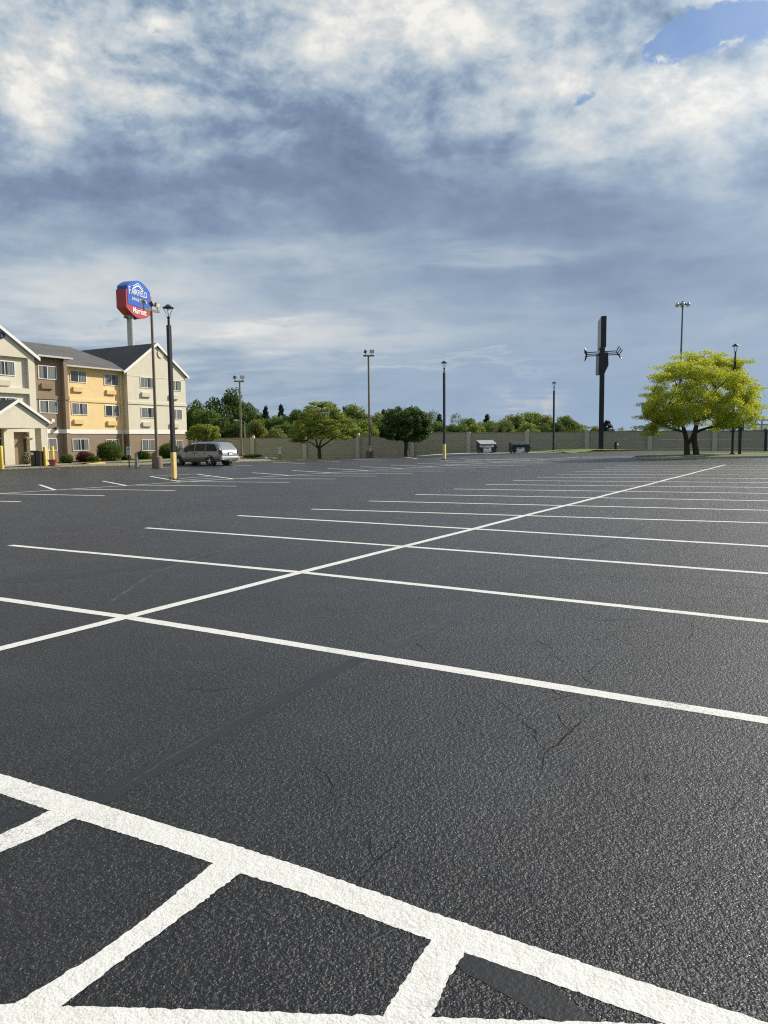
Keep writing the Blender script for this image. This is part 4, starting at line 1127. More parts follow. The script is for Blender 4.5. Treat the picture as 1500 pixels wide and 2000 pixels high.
# obelisk bollard
p = at(267.5, 910, 53.8); g = T(p.x, 53.8)-.03; h_ = at(267.5, 883, 53.8).z-g
t = tag(MB().build('concrete_bollard', None), 'tapered grey concrete bollard right of the parking sign', 'bollard')
bpy.data.objects.remove(t)
b = MB(); vs = []
for z, r in ((0, .17), (.12, .165), (h_-.04, .07), (h_, .055)):
    for k in range(8): a = math.pi/8+k*math.pi/4; vs.append((r*math.cos(a), r*math.sin(a), z))
fs = [(i*8+k, i*8+(k+1) % 8, (i+1)*8+(k+1) % 8, (i+1)*8+k) for i in range(3) for k in range(8)]+[tuple(range(7, -1, -1)), tuple(range(24, 32))]
b.add(vs, fs); o = b.build('concrete_bollard', mat('grey_concrete', (.30, .30, .26), .85, var=.12, dirt=.5)); o.location = (p.x, p.y, g)
tag(o, 'tapered grey concrete bollard right of the parking sign', 'bollard')
# yellow bollards
for px, bot, top, Y, lab in [(3, 909, 870.5, 50, 'yellow pipe bollard at the left frame edge under the portico'), (88.5, 907, 872, 55.4, 'yellow pipe bollard in front of the right portico column'), (103, 896, 871.5, 60.0, 'yellow pipe bollard right behind the white downspout')]:
    p = at(px, bot, Y); g = T(p.x, Y); h_ = at(px, top, Y).z-g
    b = MB(); b.lathe((0, 0, 0), [(.125, 0), (.125, h_-.06), (.10, h_-.02), (.04, h_)], 16); o = b.build('yellow_bollard', YEL, smooth=True); o.location = (p.x, Y, g)
    tag(o, lab, 'bollard', 'yellow bollards at the portico')
# trash bin
Y = 55.2; p = at(73, 906, Y); g = T(p.x, Y)+.02; t = thing('trash_bin', 'black litter bin with white label at the foot of the portico column', 'litter bin', (p.x, Y, g), R(-8))
hh = at(73, 880, Y).z-g
b = MB(); b.box((-.17, 0, hh*.48), None, (.33, .5, hh*.96)); b.box((.19, .02, hh*.46), None, (.33, .48, hh*.92)); b.build('body', BLACK, t)
b = MB(); b.box((-.17, 0, hh*.96+.02), None, (.36, .53, .05)); b.box((.19, .02, hh*.92+.02), None, (.36, .51, .05)); b.build('lid', BLACK, t)
MB().box((-.2, -.256, hh*.8), None, (.2, .008, .17)).build('label_plate', WHITE, t)
# planter
Y = 54.6; p = at(103.5, 906.5, Y); g = T(p.x, Y); t = thing('planter', 'terracotta flower pot at the portico corner', 'planter', (p.x, Y, g))
b = MB(); b.lathe((0, 0, 0), [(.20, 0), (.30, .38), (.35, .40), (.36, .48), (.31, .48), (.29, .40)], 24); b.build('pot', mat('terracotta', (.30, .10, .065), .8, var=.15), t, smooth=True)
b = MB(); b.lathe((0, 0, .37), [(.285, 0), (.10, .05)], 16); b.build('soil', DIRT, t)
# yellow kerb ramp
b = MB(); a0, a1 = FP(-10.2, 6.3, 0), FP(-8.8, 6.5, 0)
b.prism([L(a0.x, a0.y, T(a0.x, a0.y)-.05), L(a1.x, a1.y, T(a1.x, a1.y)-.05), L(a1.x, a1.y, T(a1.x, a1.y)+.12), L(a0.x, a0.y, T(a0.x, a0.y)+.03)], AD*.5)
tag(b.build('kerb_ramp', YELP), kind='structure')

# ------------------------------------------------------------------ hotel pylon sign
SY = 92.0
fd = Vector((math.sin(R(16)), math.cos(R(16)), 0)); fn = Vector((math.cos(R(16)), -math.sin(R(16)), 0))
P0 = at(247, 600, SY); P0 = Vector((P0.x, P0.y, 0))
k_ = SY/100; FL = 5.75*k_*1.0; TH = 1.45*k_
sg = thing('pylon_sign', 'tall blue and red hotel pylon sign on a round grey pole', 'sign', (P0.x, P0.y, 0), math.atan2(fd.y, fd.x))
# local: x along face, -y outwards (towards the viewer), z up
zA = lambda py: at(247, py, SY).z
zT, zR, zBb, zS = zA(559), zA(564), zA(599.5), zA(596)
RED = mat('sign_red', (.42, .05, .07), .35, var=.06, spec=.4); BLUE = mat('sign_blue', (.035, .11, .46), .35, var=.06, spec=.4); BLUED = BLUE
WHL = mat('sign_white', (.85, .85, .85), .4, var=.02)
def outl(x0, x1, zlo, belly, zhi, arch, n=16):
    pts_ = [(x0+(x1-x0)*i/n, zlo-belly*math.sin(math.pi*i/n)**.9) for i in range(n+1)]
    pts_ += [(x1-(x1-x0)*i/n, zhi+arch*math.sin(math.pi*i/n)**.9) for i in range(n+1)]
    return pts_
b = MB(); b.prism([(x, 0, z) for x, z in outl(0, FL, zBb, .95, zR, .0)], (0, TH, 0)); b.build('red_cabinet', RED, sg)
b = MB(); b.prism([(x, -.04, z) for x, z in outl(.30, FL-.30, zS+.25, .10, zR+.45, .95)], (0, TH+.08, 0)); b.build('blue_cabinet', BLUE, sg)
fm = lambda x, z: Matrix.Translation((x, -.05, z)) @ Matrix.Rotation(R(90), 4, 'X')
cx_ = FL/2
text_part('F', 1.35, sg, WHL, fm(.46, zBb+1.60), 'lettering', .02, 'LEFT', .60, weight=.01)
text_part('AIRFIELD', .98, sg, WHL, fm(1.02, zBb+1.70), 'lettering', .02, 'LEFT', .84, weight=.0)
text_part('INN & SUITES', .55, sg, WHL, fm(cx_, zBb+1.0), 'lettering', .02, 'CENTER', .95, weight=.0)
text_part('Marriott', .98, sg, WHL, Matrix.Translation((cx_, -.01, zBb-.42)) @ Matrix.Rotation(R(90), 4, 'X'), 'lettering', .02, 'CENTER', .84, weight=.01)
b = MB()
for dz, th in ((0, .15), (.30, .08)):
    for s_ in (-1, 1):
        b.prism([(cx_-.2, -.065, zR+.75+dz), (cx_-.2, -.065, zR+.75+dz+th), (cx_-.2+s_*1.05, -.065, zR+.22+dz+th), (cx_-.2+s_*1.05, -.065, zR+.22+dz)], (0, .02, 0))
b.build('roof_emblem', WHL, sg)
b = MB(); b.tube([(cx_*.62, TH/2, -.3), (cx_*.62, TH/2, zBb-.3)], [.42, .40], 20); b.build('pole', mat('grey_pole', (.42, .42, .42), .45, var=.08), sg, smooth=True)
b = MB(); b.box((cx_*.62, TH/2, zBb-1.0), None, (1.6, .7, .18)); b.build('saddle', mat('dark_steel', (.09, .09, .09), .6), sg)

# dark pylon sign with side racks
SY = 80.5; Pp = at(1173.5, 884, SY); g = vtop(Pp.x, SY)-.05
t = thing('pylon_sign', 'dark unlit pylon sign seen edge-on with forked racks on both sides', 'sign', (Pp.x, SY, g), R(-15.5))
ks = SY/FPX/5
def u(x, y): return ((x-363)*ks*1.0, 0, (HC+(862-(560+y/5))*SY/FPX)-g)
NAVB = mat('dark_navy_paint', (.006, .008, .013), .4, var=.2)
def X7(x, y):   # zoomed pixel to local x,z
    p = at(1100+x/5, 560+y/5, SY); return (p.x-Pp.x, p.z-g)
bx, _ = X7(363, 1620); zt = X7(380, 600)[1]
b = MB(); xb, xt = X7(363, 1600)[0], X7(377, 850)[0]
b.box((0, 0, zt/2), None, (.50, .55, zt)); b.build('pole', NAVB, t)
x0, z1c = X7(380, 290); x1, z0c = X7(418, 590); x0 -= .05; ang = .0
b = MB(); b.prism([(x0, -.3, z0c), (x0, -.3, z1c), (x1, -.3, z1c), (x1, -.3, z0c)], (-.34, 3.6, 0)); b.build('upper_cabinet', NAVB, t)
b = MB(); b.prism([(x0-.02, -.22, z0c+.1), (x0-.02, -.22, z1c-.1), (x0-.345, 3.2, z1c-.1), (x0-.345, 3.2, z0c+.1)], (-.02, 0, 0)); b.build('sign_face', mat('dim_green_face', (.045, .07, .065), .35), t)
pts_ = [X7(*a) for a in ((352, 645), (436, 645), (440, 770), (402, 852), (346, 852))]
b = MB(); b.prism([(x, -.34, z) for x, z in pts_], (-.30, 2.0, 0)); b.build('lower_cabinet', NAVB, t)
for dep, zz in ((2.2, 612), (1.0, 643), (-.2, 672)):
    r = MB(); xl, z = X7(236, zz+4); xr, zr_ = X7(540-dep*9, zz-4)
    r.tube([(xl, dep, z), (xr, dep, zr_)], .055, 6)
    for (xx, z_, s_) in ((xl, z, -1), (xr, zr_, 1)):
        r.tube([(xx+s_*.28, dep, z_+.48), (xx+s_*.16, dep, z_+.30), (xx, dep, z_), (xx+s_*.10, dep, z_-.30), (xx+s_*.22, dep, z_-.50)], .05, 6)
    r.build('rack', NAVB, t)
# utility post on verge
Y = 80; p = at(1202, 882, Y); g = vtop(p.x, Y)-.03; t = thing('utility_post', 'short dark post with a small white fitting on the verge', 'post', (p.x, Y, g))
MB().box((0, 0, (at(1202, 863, Y).z-g)/2), None, (.2, .2, at(1202, 863, Y).z-g)).build('post', BLACK, t)
b = MB(); b.lathe((.18, -.05, .42), [(.05, 0), (.11, .05), (.11, .16), (.05, .22)], 10); b.build('fitting', WHITE, t)

# sign post in the tree, post at the right edge
Y = 56.2; p = at(1444, 893, Y); g = itop(p.x, Y); t = thing('sign_post', 'black square post with narrow sign box half hidden by the yellow tree', 'sign', (p.x, Y, g))
z1c = at(1447, 821, Y).z-g; z0c = at(1447, 841, Y).z-g
MB().box((0, 0, z0c/2+.1), None, (.17, .17, z0c+.2)).build('post', BLACK, t)
MB().box((.06, 0, (z0c+z1c)/2), None, (.36, .12, z1c-z0c)).build('sign_box', mat('grey_steel', (.10, .10, .09), .5), t)
MB().box((.06, 0, z1c+.02), None, (.40, .16, .04)).build('frame', WHITE, t)
Y = 77.0; p = at(1494.5, 887, Y); g = T(p.x, Y); zt = at(1497, 840, Y).z-g
t = thing('short_lamp', 'short black post with a flared head at the right frame edge', 'post', (p.x, Y, g))
MB().box((0, 0, zt/2), None, (.18, .18, zt)).build('post', BLACK, t)
b = MB(); b.lathe((0, 0, zt-.25), [(.12, 0), (.24, .1), (.24, .3), (.16, .42)], 12); b.build('head', BRONZE, t)

# high mast light far off
Y = 150; p = at(1331, 590, Y); zt = p.z; t = thing('high_mast_light', 'tall thin high mast with a ring of floodlights above the yellow tree', 'light mast', (p.x, Y, 0))
b = MB(); b.tube([(0, 0, -1), (0.25, 0, zt-.3)], [.26, .13], 10); b.build('mast', mat('dark_galvanised', (.10, .10, .11), .5), t, smooth=True)
b = MB(); pts_ = [(.25+.9*math.cos(a*math.pi/8), .9*math.sin(a*math.pi/8), zt-.4) for a in range(17)]; b.tube(pts_, .08, 6, False)
for a in range(3): b.tube([(.25-.9*math.cos(a*1.047), -.9*math.sin(a*1.047), zt-.4), (.25+.9*math.cos(a*1.047), .9*math.sin(a*1.047), zt-.4)], .05, 6)
b.lathe((.25, 0, zt-.6), [(.25, 0), (.25, .7)], 10)
b.build('ring', BRONZE, t)
for k in range(6):
    a = k*math.pi/3+.2; b = MB(); c = (.25+1.15*math.cos(a), 1.15*math.sin(a), zt-.75)
    b.lathe(c, [(.34, 0), (.36, .12), (.24, .42), (.12, .55)], 12); l_ = b.build('lamp', mat('galvanised', (.30, .30, .31), .4, metal=.5), t, smooth=True)
    b = MB(); b.lathe((c[0], c[1], c[2]-.03), [(.30, 0), (.31, .03)], 12); b.build('lens', WHL, l_)
# thin street lamp beyond the wall
Y = 98; p = at(478.5, 850, Y); zt = at(478, 822, Y).z-T(p.x, Y); t = thing('street_lamp', 'thin grey street lamp behind the wall near the left twin floodlight pole', 'street lamp', (p.x, Y, T(p.x, Y)))
b = MB(); b.tube([(0, 0, 0), (0, 0, zt-.15)], [.09, .06], 8); b.build('pole', mat('galvanised', (.30, .30, .31), .4, metal=.5), t)
b = MB(); b.tube([(0, 0, zt-.2), (-.3, 0, zt), (-.9, 0, zt+.1)], .045, 6); b.build('arm', mat('galvanised', (.3, .3, .3)), t)
MB().box((-1.1, 0, zt+.1), None, (.5, .2, .12)).build('lamp_head', WHITE, t)
# railing structure at right beyond wall
Y = 96; p = at(1486, 840, Y); t = thing('metal_railing', 'pale metal railing frame showing over the wall at the right edge', 'railing', (p.x, Y, 0))
b = MB(); zt = at(1486, 820.5, Y).z; z2_ = at(1486, 829, Y).z
b.box((2.2, 0, zt), None, (6, .1, .16)); b.box((2.2, 0, z2_), None, (6, .08, .12))
for x in (-.7, .1, 2.5, 5): b.box((x, 0, zt/2-.1), None, (.14, .14, zt))
b.build('frame', mat('galvanised', (.30, .30, .31), .4, metal=.5), t)
Y = 104; p = at(1494, 836, Y); t = thing('box_truck', 'white box truck roof with red stripe beyond the wall at right', 'truck', (p.x, Y, 0))
zt = at(1494, 829, Y).z
b = MB(); b.box((1.9, 0, zt/2+.45), None, (6.2, 2.4, zt-.9)); b.build('cargo_box', WHITE, t)
MB().box((2.2, -1.22, zt-.75), None, (5.5, .03, .28)).build('stripe', RED, t)
b = MB(); b.prism([(5.1, -1.1, .6), (6.9, -1.1, .6), (6.9, -1.1, 1.6), (6.4, -1.1, 2.5), (5.1, -1.1, 2.5)], (0, 2.2, 0)); b.build('cab', WHITE, t)
for x in (0, 1.0, 6.1):
    b = MB(); b.tube([(x, -1.15, .48), (x, 1.15, .48)], .48, 16); b.build('wheel', BLACK, t)

# ------------------------------------------------------------------ dumpsters
def dumpster(px0, px1, top, bot, Y, label, m, long_sign):
    pc = at((px0+px1)/2, bot, Y); g = T(pc.x, Y)+.03; w = (px1-px0)*Y/FPX*.86; h = at(pc.x*0+(px0+px1)/2, top, Y).z-g
    t = thing('dumpster', label, 'dumpster', (pc.x-.12, Y, g), R(9), 'black dumpsters by the wall')
    d = 1.35; hf = h*.70
    b = MB(); x0, x1 = -w/2, w/2
    pf = [(0, .10), (0, hf), (d, h-.03), (d, .10)]
    b.prism([(x0, y, z) for y, z in pf], (w, 0, 0)); b.box((0, .0, hf-.06), None, (w+.06, .09, .09)); b.box((0, -.01, .16), None, (w+.02, .05, .08))
    b.build('body', m, t)
    li = MB(); nrib = 15; lidm = mat('lid_glare', (.62, .62, .62), .35, spec=.6) if long_sign else mat('lid_plastic', (.07, .075, .09), .3, spec=.6)  # sun glare put into the lid base colours, strongest on the left
    for s_ in (0, 1):
        a0, a1 = (x0, -.01) if s_ == 0 else (.01, x1)
        li = MB(); li.prism([(a0, -.07, hf+.01), (a0, -.07, hf+.05), (a0, d, h+.04), (a0, d, h)], (a1-a0, 0, 0))
        k = 8
        for i in range(k):
            xx = a0+(a1-a0)*(i+.5)/k; li.prism([(xx-.025, -.06, hf+.05), (xx-.025, d-.05, h+.038), (xx-.01, d-.05, h+.072), (xx-.01, -.06, hf+.085)], (.035, 0, 0))
        li.build('lid', lidm, t)
    for s_ in (-1, 1):
        b = MB(); b.box((s_*(w/2+.07), .45, hf*.62), None, (.12, .8, .16)); b.build('fork_pocket', m, t)
    b = MB()
    for xx in (x0+.2, x1-.2):
        for yy in (.15, d-.15): b.box((xx, yy, .06), None, (.16, .12, .14))
    b.build('caster', BLACK, t)
    sgw = w*.46; o = MB().box((-.10, -.035, hf*.42), None, (sgw, .02, hf*.52)).build('sign_panel', mat('sign_board', (.88, .88, .88), .5), t)
    INK = mat('black_ink', (.03, .03, .035), .6)
    mt = lambda z: Matrix.Translation((-.10, -.047, z)) @ Matrix.Rotation(R(90), 4, 'X')
    text_part('KIMBLE', .27, o, INK, mt(hf*.46), 'lettering', .003, 'CENTER', .82, weight=.008)
    text_part('800-201-0005', .15, o, INK, mt(hf*.22), 'lettering', .003, 'CENTER', .80, weight=.004)
    if long_sign:
        o = MB().box((-.15, -.02, hf*.80), None, (w*.86, .015, hf*.2)).build('sign_strip', mat('sign_board', (.88, .88, .88), .5), t)
        b = MB()
        for k in range(9): b.box((-.62+.12*k, -.03, hf*.80), None, (.08, .006, .09))
        b.tube([(-.78+.05*math.cos(a), -.032, hf*.8+.05*math.sin(a)) for a in [k*.7 for k in range(9)]], .012, 5)
        b.build('printed_band', mat('grey_ink', (.12, .13, .12), .6), o)
DB = mat('dumpster_black', (.014, .017, .02), .5, var=.25, dirt=.0); DN = mat('dumpster_navy', (.012, .016, .028), .5, var=.25)
dumpster(936.5, 975, 860.7, 886.6, 79.6, 'left black dumpster carrying a long white strip and a white sign', DB, True)
dumpster(1001, 1040, 862.5, 889.2, 77.2, 'right navy black dumpster with a single white sign', DN, False)

# ------------------------------------------------------------------ minivan
VY = 58.6; pv = at(428, 904, VY)
van = thing('minivan', 'silver grey minivan parked nose toward the hotel at the lot edge', 'van', (pv.x, VY, T(pv.x, VY)+.02), math.atan2(-AD.y, -AD.x))
SILV = mat('silver_paint', (.22, .245, .27), .3, metal=.45, var=.04, coat=.5)
# local x forward (nose), origin at the rear axle, y left is towards the camera side
def lerp_tab(tab, x):
    for (a, va), (c, vc) in zip(tab[:-1], tab[1:]):
        if x <= c: return va+(vc-va)*(x-a)/(c-a) if c > a else va
    return tab[-1][1]
top = [(-1.08, .72), (-1.05, .98), (-.98, 1.08), (-.80, 1.42), (-.62, 1.64), (-.45, 1.71), (.3, 1.75), (1.4, 1.74), (1.95, 1.68), (2.35, 1.46), (2.85, 1.16), (3.1, 1.08), (3.6, .97), (3.82, .86), (3.92, .66)]
xs_ = [-1.08, -1.05, -.98, -.80, -.62, -.45, -.2, .3, .8, 1.4, 1.7, 1.95, 2.15, 2.35, 2.6, 2.85, 3.1, 3.4, 3.6, 3.75, 3.86, 3.92]
wtab = [(-1.08, .88), (-.9, .95), (-.3, .98), (2.4, .98), (3.3, .93), (3.7, .84), (3.92, .66)]
btab = [(-1.08, .40), (-.9, .28), (3.4, .22), (3.92, .34)]
def ring(x):
    tz = lerp_tab(top, x); w = lerp_tab(wtab, x); bz = lerp_tab(btab, x); bel = min(tz-.04, 1.02); up = max(0, tz-bel)
    wt_ = w-.20*min(1, up/.7)
    return [(0, bz), (w-.10, bz), (w-.02, bz+.14), (w, bz+(bel-bz)*.5), (w-.015, bel), (wt_+.02, tz-.10*min(1, up/.4)), (wt_-.10, tz-.02*min(1, up/.4)), (wt_*.5, tz+.005), (0, tz+.01)]
vs = []; 
for x in xs_:
    r = ring(x); vs += [(x, y, z) for y, z in r]+[(x, -y, z) for y, z in r[-2:0:-1]]
nr = 16; fs = []
for i in range(len(xs_)-1):
    for k in range(nr): fs.append((i*nr+k, i*nr+(k+1) % nr, (i+1)*nr+(k+1) % nr, (i+1)*nr+k))
fs += [tuple(range(nr)), tuple((len(xs_)-1)*nr+k for k in range(nr-1, -1, -1))]
b = MB(); b.add(vs, fs); body = b.build('body', SILV, van, smooth=True)
def side_pt(x, f, sg, out=.012):   # on the greenhouse: f 0 belt .. 1 roof edge
    r = ring(x); y0, z0 = r[4]; y1, z1 = r[5]
    return (x, sg*(y0+(y1-y0)*f+out), z0+(z1-z0)*f)
VG = mat('van_glass', (.004, .005, .007), .12, spec=.35)
for sg_ in (-1, 1):
    for (xa, xc) in ((-.62, .42), (.48, 1.42), (1.50, 2.52)):
        n_ = 6; V_ = []
        for i in range(n_+1):
            x = xa+(xc-xa)*i/n_
            hi = .93
            if xa < 0: hi = .93*min(1, .35+.65*((x-xa)/.25)) if x < xa+.25 else .93
            V_ += [side_pt(x, .06, sg_), side_pt(x, hi, sg_)]
        b = MB(); b.add(V_, [(2*i, 2*i+1, 2*i+3, 2*i+2) for i in range(n_)]); b.build('side_window', VG, van)
# rear window
def top_pt(x, y, out=.015): 
    tz = lerp_tab(top, x); return (x-out*.9, y, tz+out*.4)
b = MB(); b.add([top_pt(-.95, -.74), top_pt(-.95, .74), top_pt(-.82, -.74), top_pt(-.82, .74), top_pt(-.64, -.66), top_pt(-.64, .66)], [(0, 1, 3, 2), (2, 3, 5, 4)]); b.build('rear_window', mat('sky_glass', (.10, .12, .13), .04, spec=1.0, coat=1), van)
b = MB(); b.add([(2.02, -.70, 1.665), (2.02, .70, 1.665), (2.38, -.76, 1.47), (2.38, .76, 1.47), (2.86, -.80, 1.18), (2.86, .80, 1.18)], [(0, 1, 3, 2), (2, 3, 5, 4)]); b.build('windscreen', VG, van)
TL = mat('tail_light_red', (.16, .012, .012), .2, coat=.8)
for sg_ in (-1, 1):
    b = MB(); V_ = []
    for x, y, z in ((-.80, .965, 1.12), (-1.02, .925, 1.14), (-1.07, .80, 1.13), (-1.10, .80, .84), (-1.09, .90, .80), (-.86, .985, .86)): V_.append((x, sg_*y, z))
    b.add(V_+[(x*.98, y*.9, z) for x, y, z in V_], [(0, 1, 5), (1, 2, 3), (1, 3, 4), (1, 4, 5)]); b.build('tail_light', TL, van)
    b = MB(); b.box((3.72, sg_*.66, .76), None, (.26, .34, .17)); b.build('headlight', mat('headlight_lens', (.5, .5, .48), .1, spec=.8), van)
    b = MB(); b.box((2.36, sg_*1.06, 1.10), None, (.12, .2, .16)); b.build('mirror', SILV, van)
    b = MB(); b.box((.95, sg_*.995, .66), None, (2.0, .03, .05)); b.build('side_moulding', mat('light_moulding', (.45, .45, .42), .4), van)
    for x_ in (1.46, .45): b = MB(); b.box((x_, sg_*.986, .64), None, (.014, .012, .78)); b.build('door_gap', BLACK, van)
    for x_ in (1.62, 1.25): b = MB(); b.box((x_, sg_*.995, .95), None, (.2, .04, .04)); b.build('door_handle', BLACK, van)
    b = MB(); b.tube([(-.5, sg_*.62, 1.77), (-.3, sg_*.64, 1.80), (1.2, sg_*.64, 1.82), (1.5, sg_*.62, 1.77)], .02, 6); b.build('roof_rail', BLACK, van)
BUMP = mat('bumper_silver', (.52, .53, .52), .35, metal=.3, var=.05)
b = MB(); b.prism([(-1.02, -.90, .42), (-1.20, -.86, .44), (-1.22, -.86, .62), (-1.06, -.92, .68), (-.8, -.98, .66), (-.8, -.98, .36)], (0, 1.84, 0)); b.build('rear_bumper', BUMP, van)
b = MB(); b.box((-1.215, 0, .50), None, (.02, 1.5, .05)); b.build('bumper_vent', BLACK, van)
o = MB().box((-1.105, 0, .86), None, (.02, .34, .17)).build('licence_plate', WHITE, van)
MB().box((-1.10, 0, .97), None, (.03, .52, .05)).build('plate_recess', BLACK, van)
MB().box((3.93, 0, .44), None, (.12, 1.4, .2)).build('front_bumper', BUMP, van)
TY_ = mat('tyre', (.012, .012, .012), .8); RIM = mat('alloy_rim', (.55, .55, .54), .3, metal=.6)
for x_ in (0, 3.03):
    for sg_ in (-1, 1):
        b = MB(); b.tube([(x_, sg_*.70, .36), (x_, sg_*.982, .36)], .42, 24); b.build('wheel_arch', BLACK, van)
        b = MB(); b.tube([(x_, sg_*.76, .33), (x_, sg_*.97, .33), (x_, sg_*1.0, .33)], [.33, .33, .30], 24); wh = b.build('wheel', TY_, van, smooth=True)
        b = MB(); b.tube([(x_, sg_*.99, .33), (x_, sg_*1.008, .33)], .06, 10)
        for k in range(5):
            a = k*2*math.pi/5+.3; b.tube([(x_, sg_*1.005, .33), (x_+.2*math.cos(a), sg_*1.005, .33+.2*math.sin(a))], [.045, .035], 6)
        b.build('rim', RIM, wh)

van.scale = (1.05, 1.05, 1.02)
# ------------------------------------------------------------------ world
SUN_AZ, SUN_EL = 61.0, 33.0
sd = Vector((math.sin(R(SUN_AZ))*math.cos(R(SUN_EL)), math.cos(R(SUN_AZ))*math.cos(R(SUN_EL)), math.sin(R(SUN_EL))))
ld = bpy.data.lights.new('sun', 'SUN'); lo = bpy.data.objects.new('sun', ld); col.objects.link(lo)
ld.energy = 5.0; ld.angle = R(.5); ld.color = (1, .93, .82); lo.rotation_euler = sd.to_track_quat('Z', 'Y').to_euler(); lo.location = (20, 0, 30)
w = bpy.data.worlds.new('World'); scene.world = w; w.use_nodes = True
g = N(w.node_tree); bgn = w.node_tree.nodes['Background']
sky = g.new('ShaderNodeTexSky'); sky.sky_type = 'NISHITA'; sky.sun_disc = False; sky.sun_elevation = R(SUN_EL); sky.sun_rotation = R(SUN_AZ)
sky.air_density = 1.0; sky.dust_density = .6; sky.ozone_density = 2.0
gen = g.new('ShaderNodeTexCoord').outputs['Generated']
sx_ = g.new('ShaderNodeSeparateXYZ'); g.nt.links.new(gen, sx_.inputs[0]); X, Yc, Z = sx_.outputs
yy = g.m('MAXIMUM', g.m('ABSOLUTE', Yc), .2)
SX = g.m('DIVIDE', X, yy); SZ = g.m('DIVIDE', Z, yy)
# cloud sheet: the direction projected on a layer overhead
den = g.m('ADD', g.m('MAXIMUM', Z, 0), .10)
cmb = g.new('ShaderNodeCombineXYZ'); g.nt.links.new(g.m('DIVIDE', X, den), cmb.inputs[0]); g.nt.links.new(g.m('DIVIDE', Yc, den), cmb.inputs[1])
P = cmb.outputs[0]
nA = g.noise(P, .75, 5, .55, .6); nB = g.noise(P, 2.4, 8, .60, .35)
mp = g.new('ShaderNodeMapping'); g.nt.links.new(P, mp.inputs[0]); mp.inputs['Location'].default_value = (7.3, 2.1, 0); mp.inputs['Rotation'].default_value = (0, 0, R(35)); mp.inputs['Scale'].default_value = (1.0, 1.25, 1)
nC = g.noise(mp.outputs[0], 1.5, 8, .56, .35)
cdir = g.new('ShaderNodeMapping'); g.nt.links.new(gen, cdir.inputs[0]); cdir.inputs['Scale'].default_value = (1, 1, 1.5)
nD = g.noise(cdir.outputs[0], 9, 9, .60, .3)
nE = g.noise(cdir.outputs[0], 22, 8, .62, .2)
# lit edges: the cloud density compared with the density a little way toward the sun
def relief(vec, off, scale, det, rough, dist):
    m2 = g.new('ShaderNodeMapping'); g.nt.links.new(vec, m2.inputs[0]); m2.inputs['Location'].default_value = off
    return g.m('SUBTRACT', g.noise(vec, scale, det, rough, dist), g.noise(m2.outputs[0], scale, det, rough, dist))
reliefD = relief(cdir.outputs[0], (.030, .0, .035), 6.5, 8, .56, .35)
reliefF = relief(cdir.outputs[0], (.012, .0, .016), 16, 9, .62, .5)
reliefP = relief(P, (.10, .10, 0), 2.0, 8, .56, .3)
def ab(px, py):
    d = ray(px, py); return d.x/d.y, d.z/d.y
warpx = g.m('ADD', SX, g.m('MULTIPLY', g.m('SUBTRACT', nB, .5), .16)); warpz = g.m('ADD', SZ, g.m('MULTIPLY', g.m('SUBTRACT', nC, .5), .12))
def blob(px, py, rx, ry, amp, rot=0):
    a, c = ab(px, py)
    dx = g.m('SUBTRACT', warpx, a); dz = g.m('SUBTRACT', warpz, c)
    if rot:
        cr, sr_ = math.cos(R(rot)), math.sin(R(rot))
        dx, dz = g.m('ADD', g.m('MULTIPLY', dx, cr), g.m('MULTIPLY', dz, sr_)), g.m('SUBTRACT', g.m('MULTIPLY', dz, cr), g.m('MULTIPLY', dx, sr_))
    dx = g.m('DIVIDE', dx, rx/1500); dz = g.m('DIVIDE', dz, ry/1500)
    q_ = g.m('ADD', g.m('MULTIPLY', dx, dx), g.m('MULTIPLY', dz, dz))
    return g.m('MULTIPLY', g.m('EXPONENT', g.m('MULTIPLY', q_, -1)), amp)
def total(l):
    v = blob(*l[0])
    for q_ in l[1:]: v = g.m('ADD', v, blob(*q_))
    return v
V0 = total([(200, 385, 520, 80, -.22), (700, 310, 330, 75, -.14), (620, 200, 170, 70, -.12), (1200, 410, 420, 110, -.20), (1050, 545, 520, 60, -.12), (1400, 560, 300, 90, -.10), (850, 430, 300, 60, -.10), (60, 60, 150, 60, -.06),
            (960, 60, 330, 110, .20, 0), (1420, 165, 190, 42, .30), (1130, 140, 130, 110, .20, 35), (1060, 280, 190, 40, .20), (260, 195, 210, 34, .26, -14), (70, 150, 130, 50, .12, -20), (300, 50, 240, 50, .18), (720, 60, 150, 100, .14),
            (540, 490, 300, 28, .15), (140, 560, 280, 45, .24), (600, 655, 330, 34, .26), (200, 640, 220, 30, .16), (1000, 490, 170, 14, .14), (1050, 785, 70, 26, .14), (760, 715, 70, 7, .20), (950, 708, 150, 7, .16), (500, 640, 140, 10, .12), (450, 590, 500, 60, .06)])
elm = g.smooth(SZ, .16, .50)                  # cloud texture is stronger high up
left = g.smooth(SX, .15, -.35)
ampm = g.m('ADD', .22, g.m('ADD', g.m('MULTIPLY', elm, .75), g.m('MULTIPLY', left, .45)))
tex = g.m('ADD', g.m('MULTIPLY', g.m('SUBTRACT', nC, .5), .6), g.m('ADD', g.m('MULTIPLY', g.m('SUBTRACT', nB, .5), .55), g.m('MULTIPLY', g.m('ADD', g.m('SUBTRACT', nD, .5), g.m('MULTIPLY', g.m('SUBTRACT', nE, .5), .6)), g.m('ADD', .25, g.m('MULTIPLY', elm, .9)))))
hi_ = g.smooth(SZ, .26, .46)
rel = g.m('ADD', g.m('MULTIPLY', reliefD, g.m('ADD', .25, g.m('MULTIPLY', hi_, 1.25))), g.m('MULTIPLY', reliefP, g.m('MULTIPLY', ampm, .55)))
fine = g.m('MULTIPLY', g.m('ADD', g.m('MULTIPLY', reliefF, .5), g.m('MULTIPLY', g.m('SUBTRACT', nE, .5), .22)), hi_)
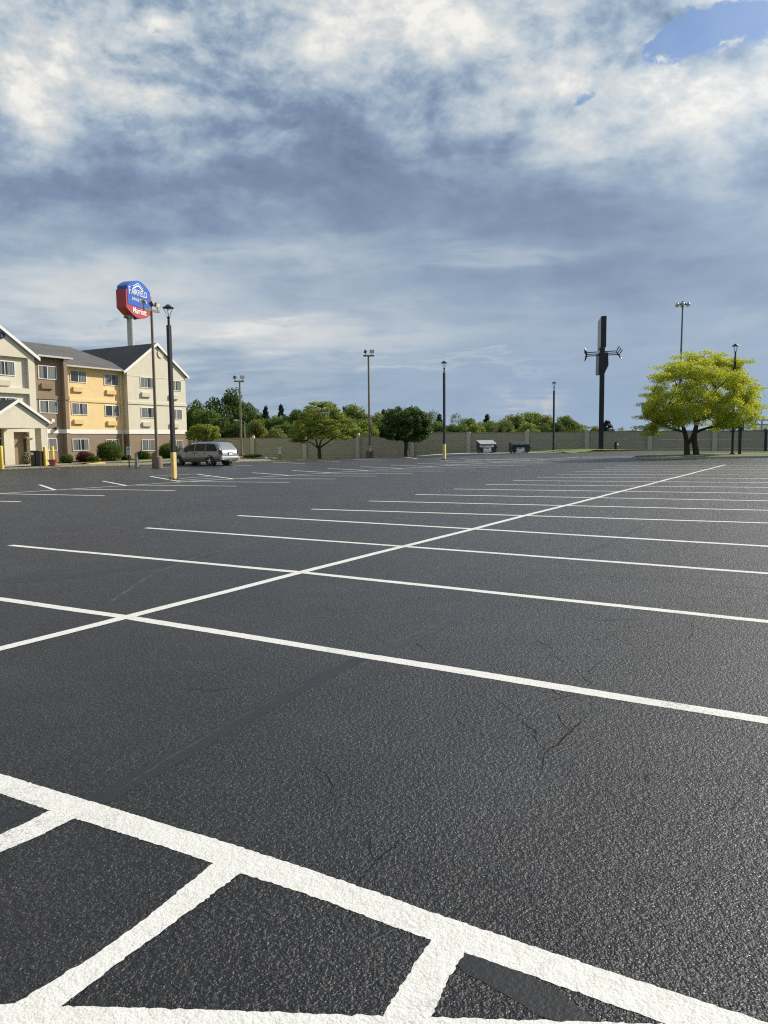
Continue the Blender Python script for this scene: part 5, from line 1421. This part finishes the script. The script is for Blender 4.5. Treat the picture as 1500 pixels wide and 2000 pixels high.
V = g.m('ADD', g.m('ADD', g.m('ADD', g.m('ADD', .455, V0), rel), fine), g.m('MULTIPLY', tex, g.m('MULTIPLY', ampm, .8)))
# bright lobe added to the unseen sky toward the sun, for asphalt glare
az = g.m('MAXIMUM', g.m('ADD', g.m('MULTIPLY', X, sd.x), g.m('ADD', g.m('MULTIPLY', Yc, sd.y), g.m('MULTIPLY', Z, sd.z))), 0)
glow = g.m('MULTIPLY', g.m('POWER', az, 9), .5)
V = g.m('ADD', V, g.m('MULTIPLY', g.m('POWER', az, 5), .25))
cl = g.ramp(V, [(.0, sr(110, 126, 154)), (.22, sr(126, 145, 172)), (.40, sr(152, 170, 190)), (.58, sr(184, 196, 206)), (.76, sr(208, 212, 214)), (1.0, sr(240, 238, 232))])
# clear grey-blue air low on the right
low = g.m('MULTIPLY', g.smooth(SZ, .22, .02), g.smooth(SX, -.45, .25))
cl = g.mix(g.m('MULTIPLY', low, .75), cl, g.ramp(g.m('ADD', SZ, g.m('MULTIPLY', nD, .06)), [(0.0, sr(160, 182, 202)), (.08, sr(142, 166, 194)), (.25, sr(130, 154, 188))]))
hz = g.m('MULTIPLY', blob(1050, 790, 75, 26, 1.0), g.smooth(nD, .46, .62))
cl = g.mix(g.m('MULTIPLY', hz, .8), cl, sr(196, 200, 206))
hole = total([(1335, 98, 105, 46, 1.15, 14), (1440, 35, 90, 45, 1.0), (1130, 195, 40, 16, .62, 30), (155, 95, 34, 16, .42, -40), (290, 172, 30, 16, .42, -20), (310, 55, 30, 14, .40), (1310, 95, 40, 25, .5), (530, 55, 20, 15, .4), (200, 632, 120, 9, .42), (50, 125, 20, 10, .4)])
hole = g.m('ADD', hole, g.m('ADD', g.m('MULTIPLY', g.m('SUBTRACT', nD, .5), 1.0), g.m('MULTIPLY', g.m('SUBTRACT', nE, .5), 1.3)))
hf = g.smooth(g.m('SUBTRACT', hole, g.m('MULTIPLY', g.smooth(nE, .48, .62), .55)), .26, .66)
skyc = g.mix(.30, g.mix(1.0, sky.outputs[0], (.105, .105, .105, 1), 'MULTIPLY'), sr(84, 125, 188))
cmix = g.mix(g.m('MULTIPLY', hf, .92), cl, skyc)
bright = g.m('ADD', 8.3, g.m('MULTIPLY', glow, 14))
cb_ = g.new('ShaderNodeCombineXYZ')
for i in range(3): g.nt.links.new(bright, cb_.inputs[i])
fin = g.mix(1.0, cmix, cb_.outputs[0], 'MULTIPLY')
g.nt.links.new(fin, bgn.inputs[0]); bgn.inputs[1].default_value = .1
try: w.cycles.sampling_method = 'MANUAL'; w.cycles.sample_map_resolution = 512
except Exception: pass

scene.view_settings.view_transform = 'Standard'; scene.view_settings.look = 'None'
scene.view_settings.exposure = .30; scene.view_settings.gamma = 1
scene.cycles.max_bounces = 6; scene.cycles.transparent_max_bounces = 8
scene.cycles.use_denoising = False
scene.cycles.filter_width = 1.15
scene.cycles.sample_clamp_indirect = 1.5
scene.cycles.caustics_reflective = False; scene.cycles.caustics_refractive = False
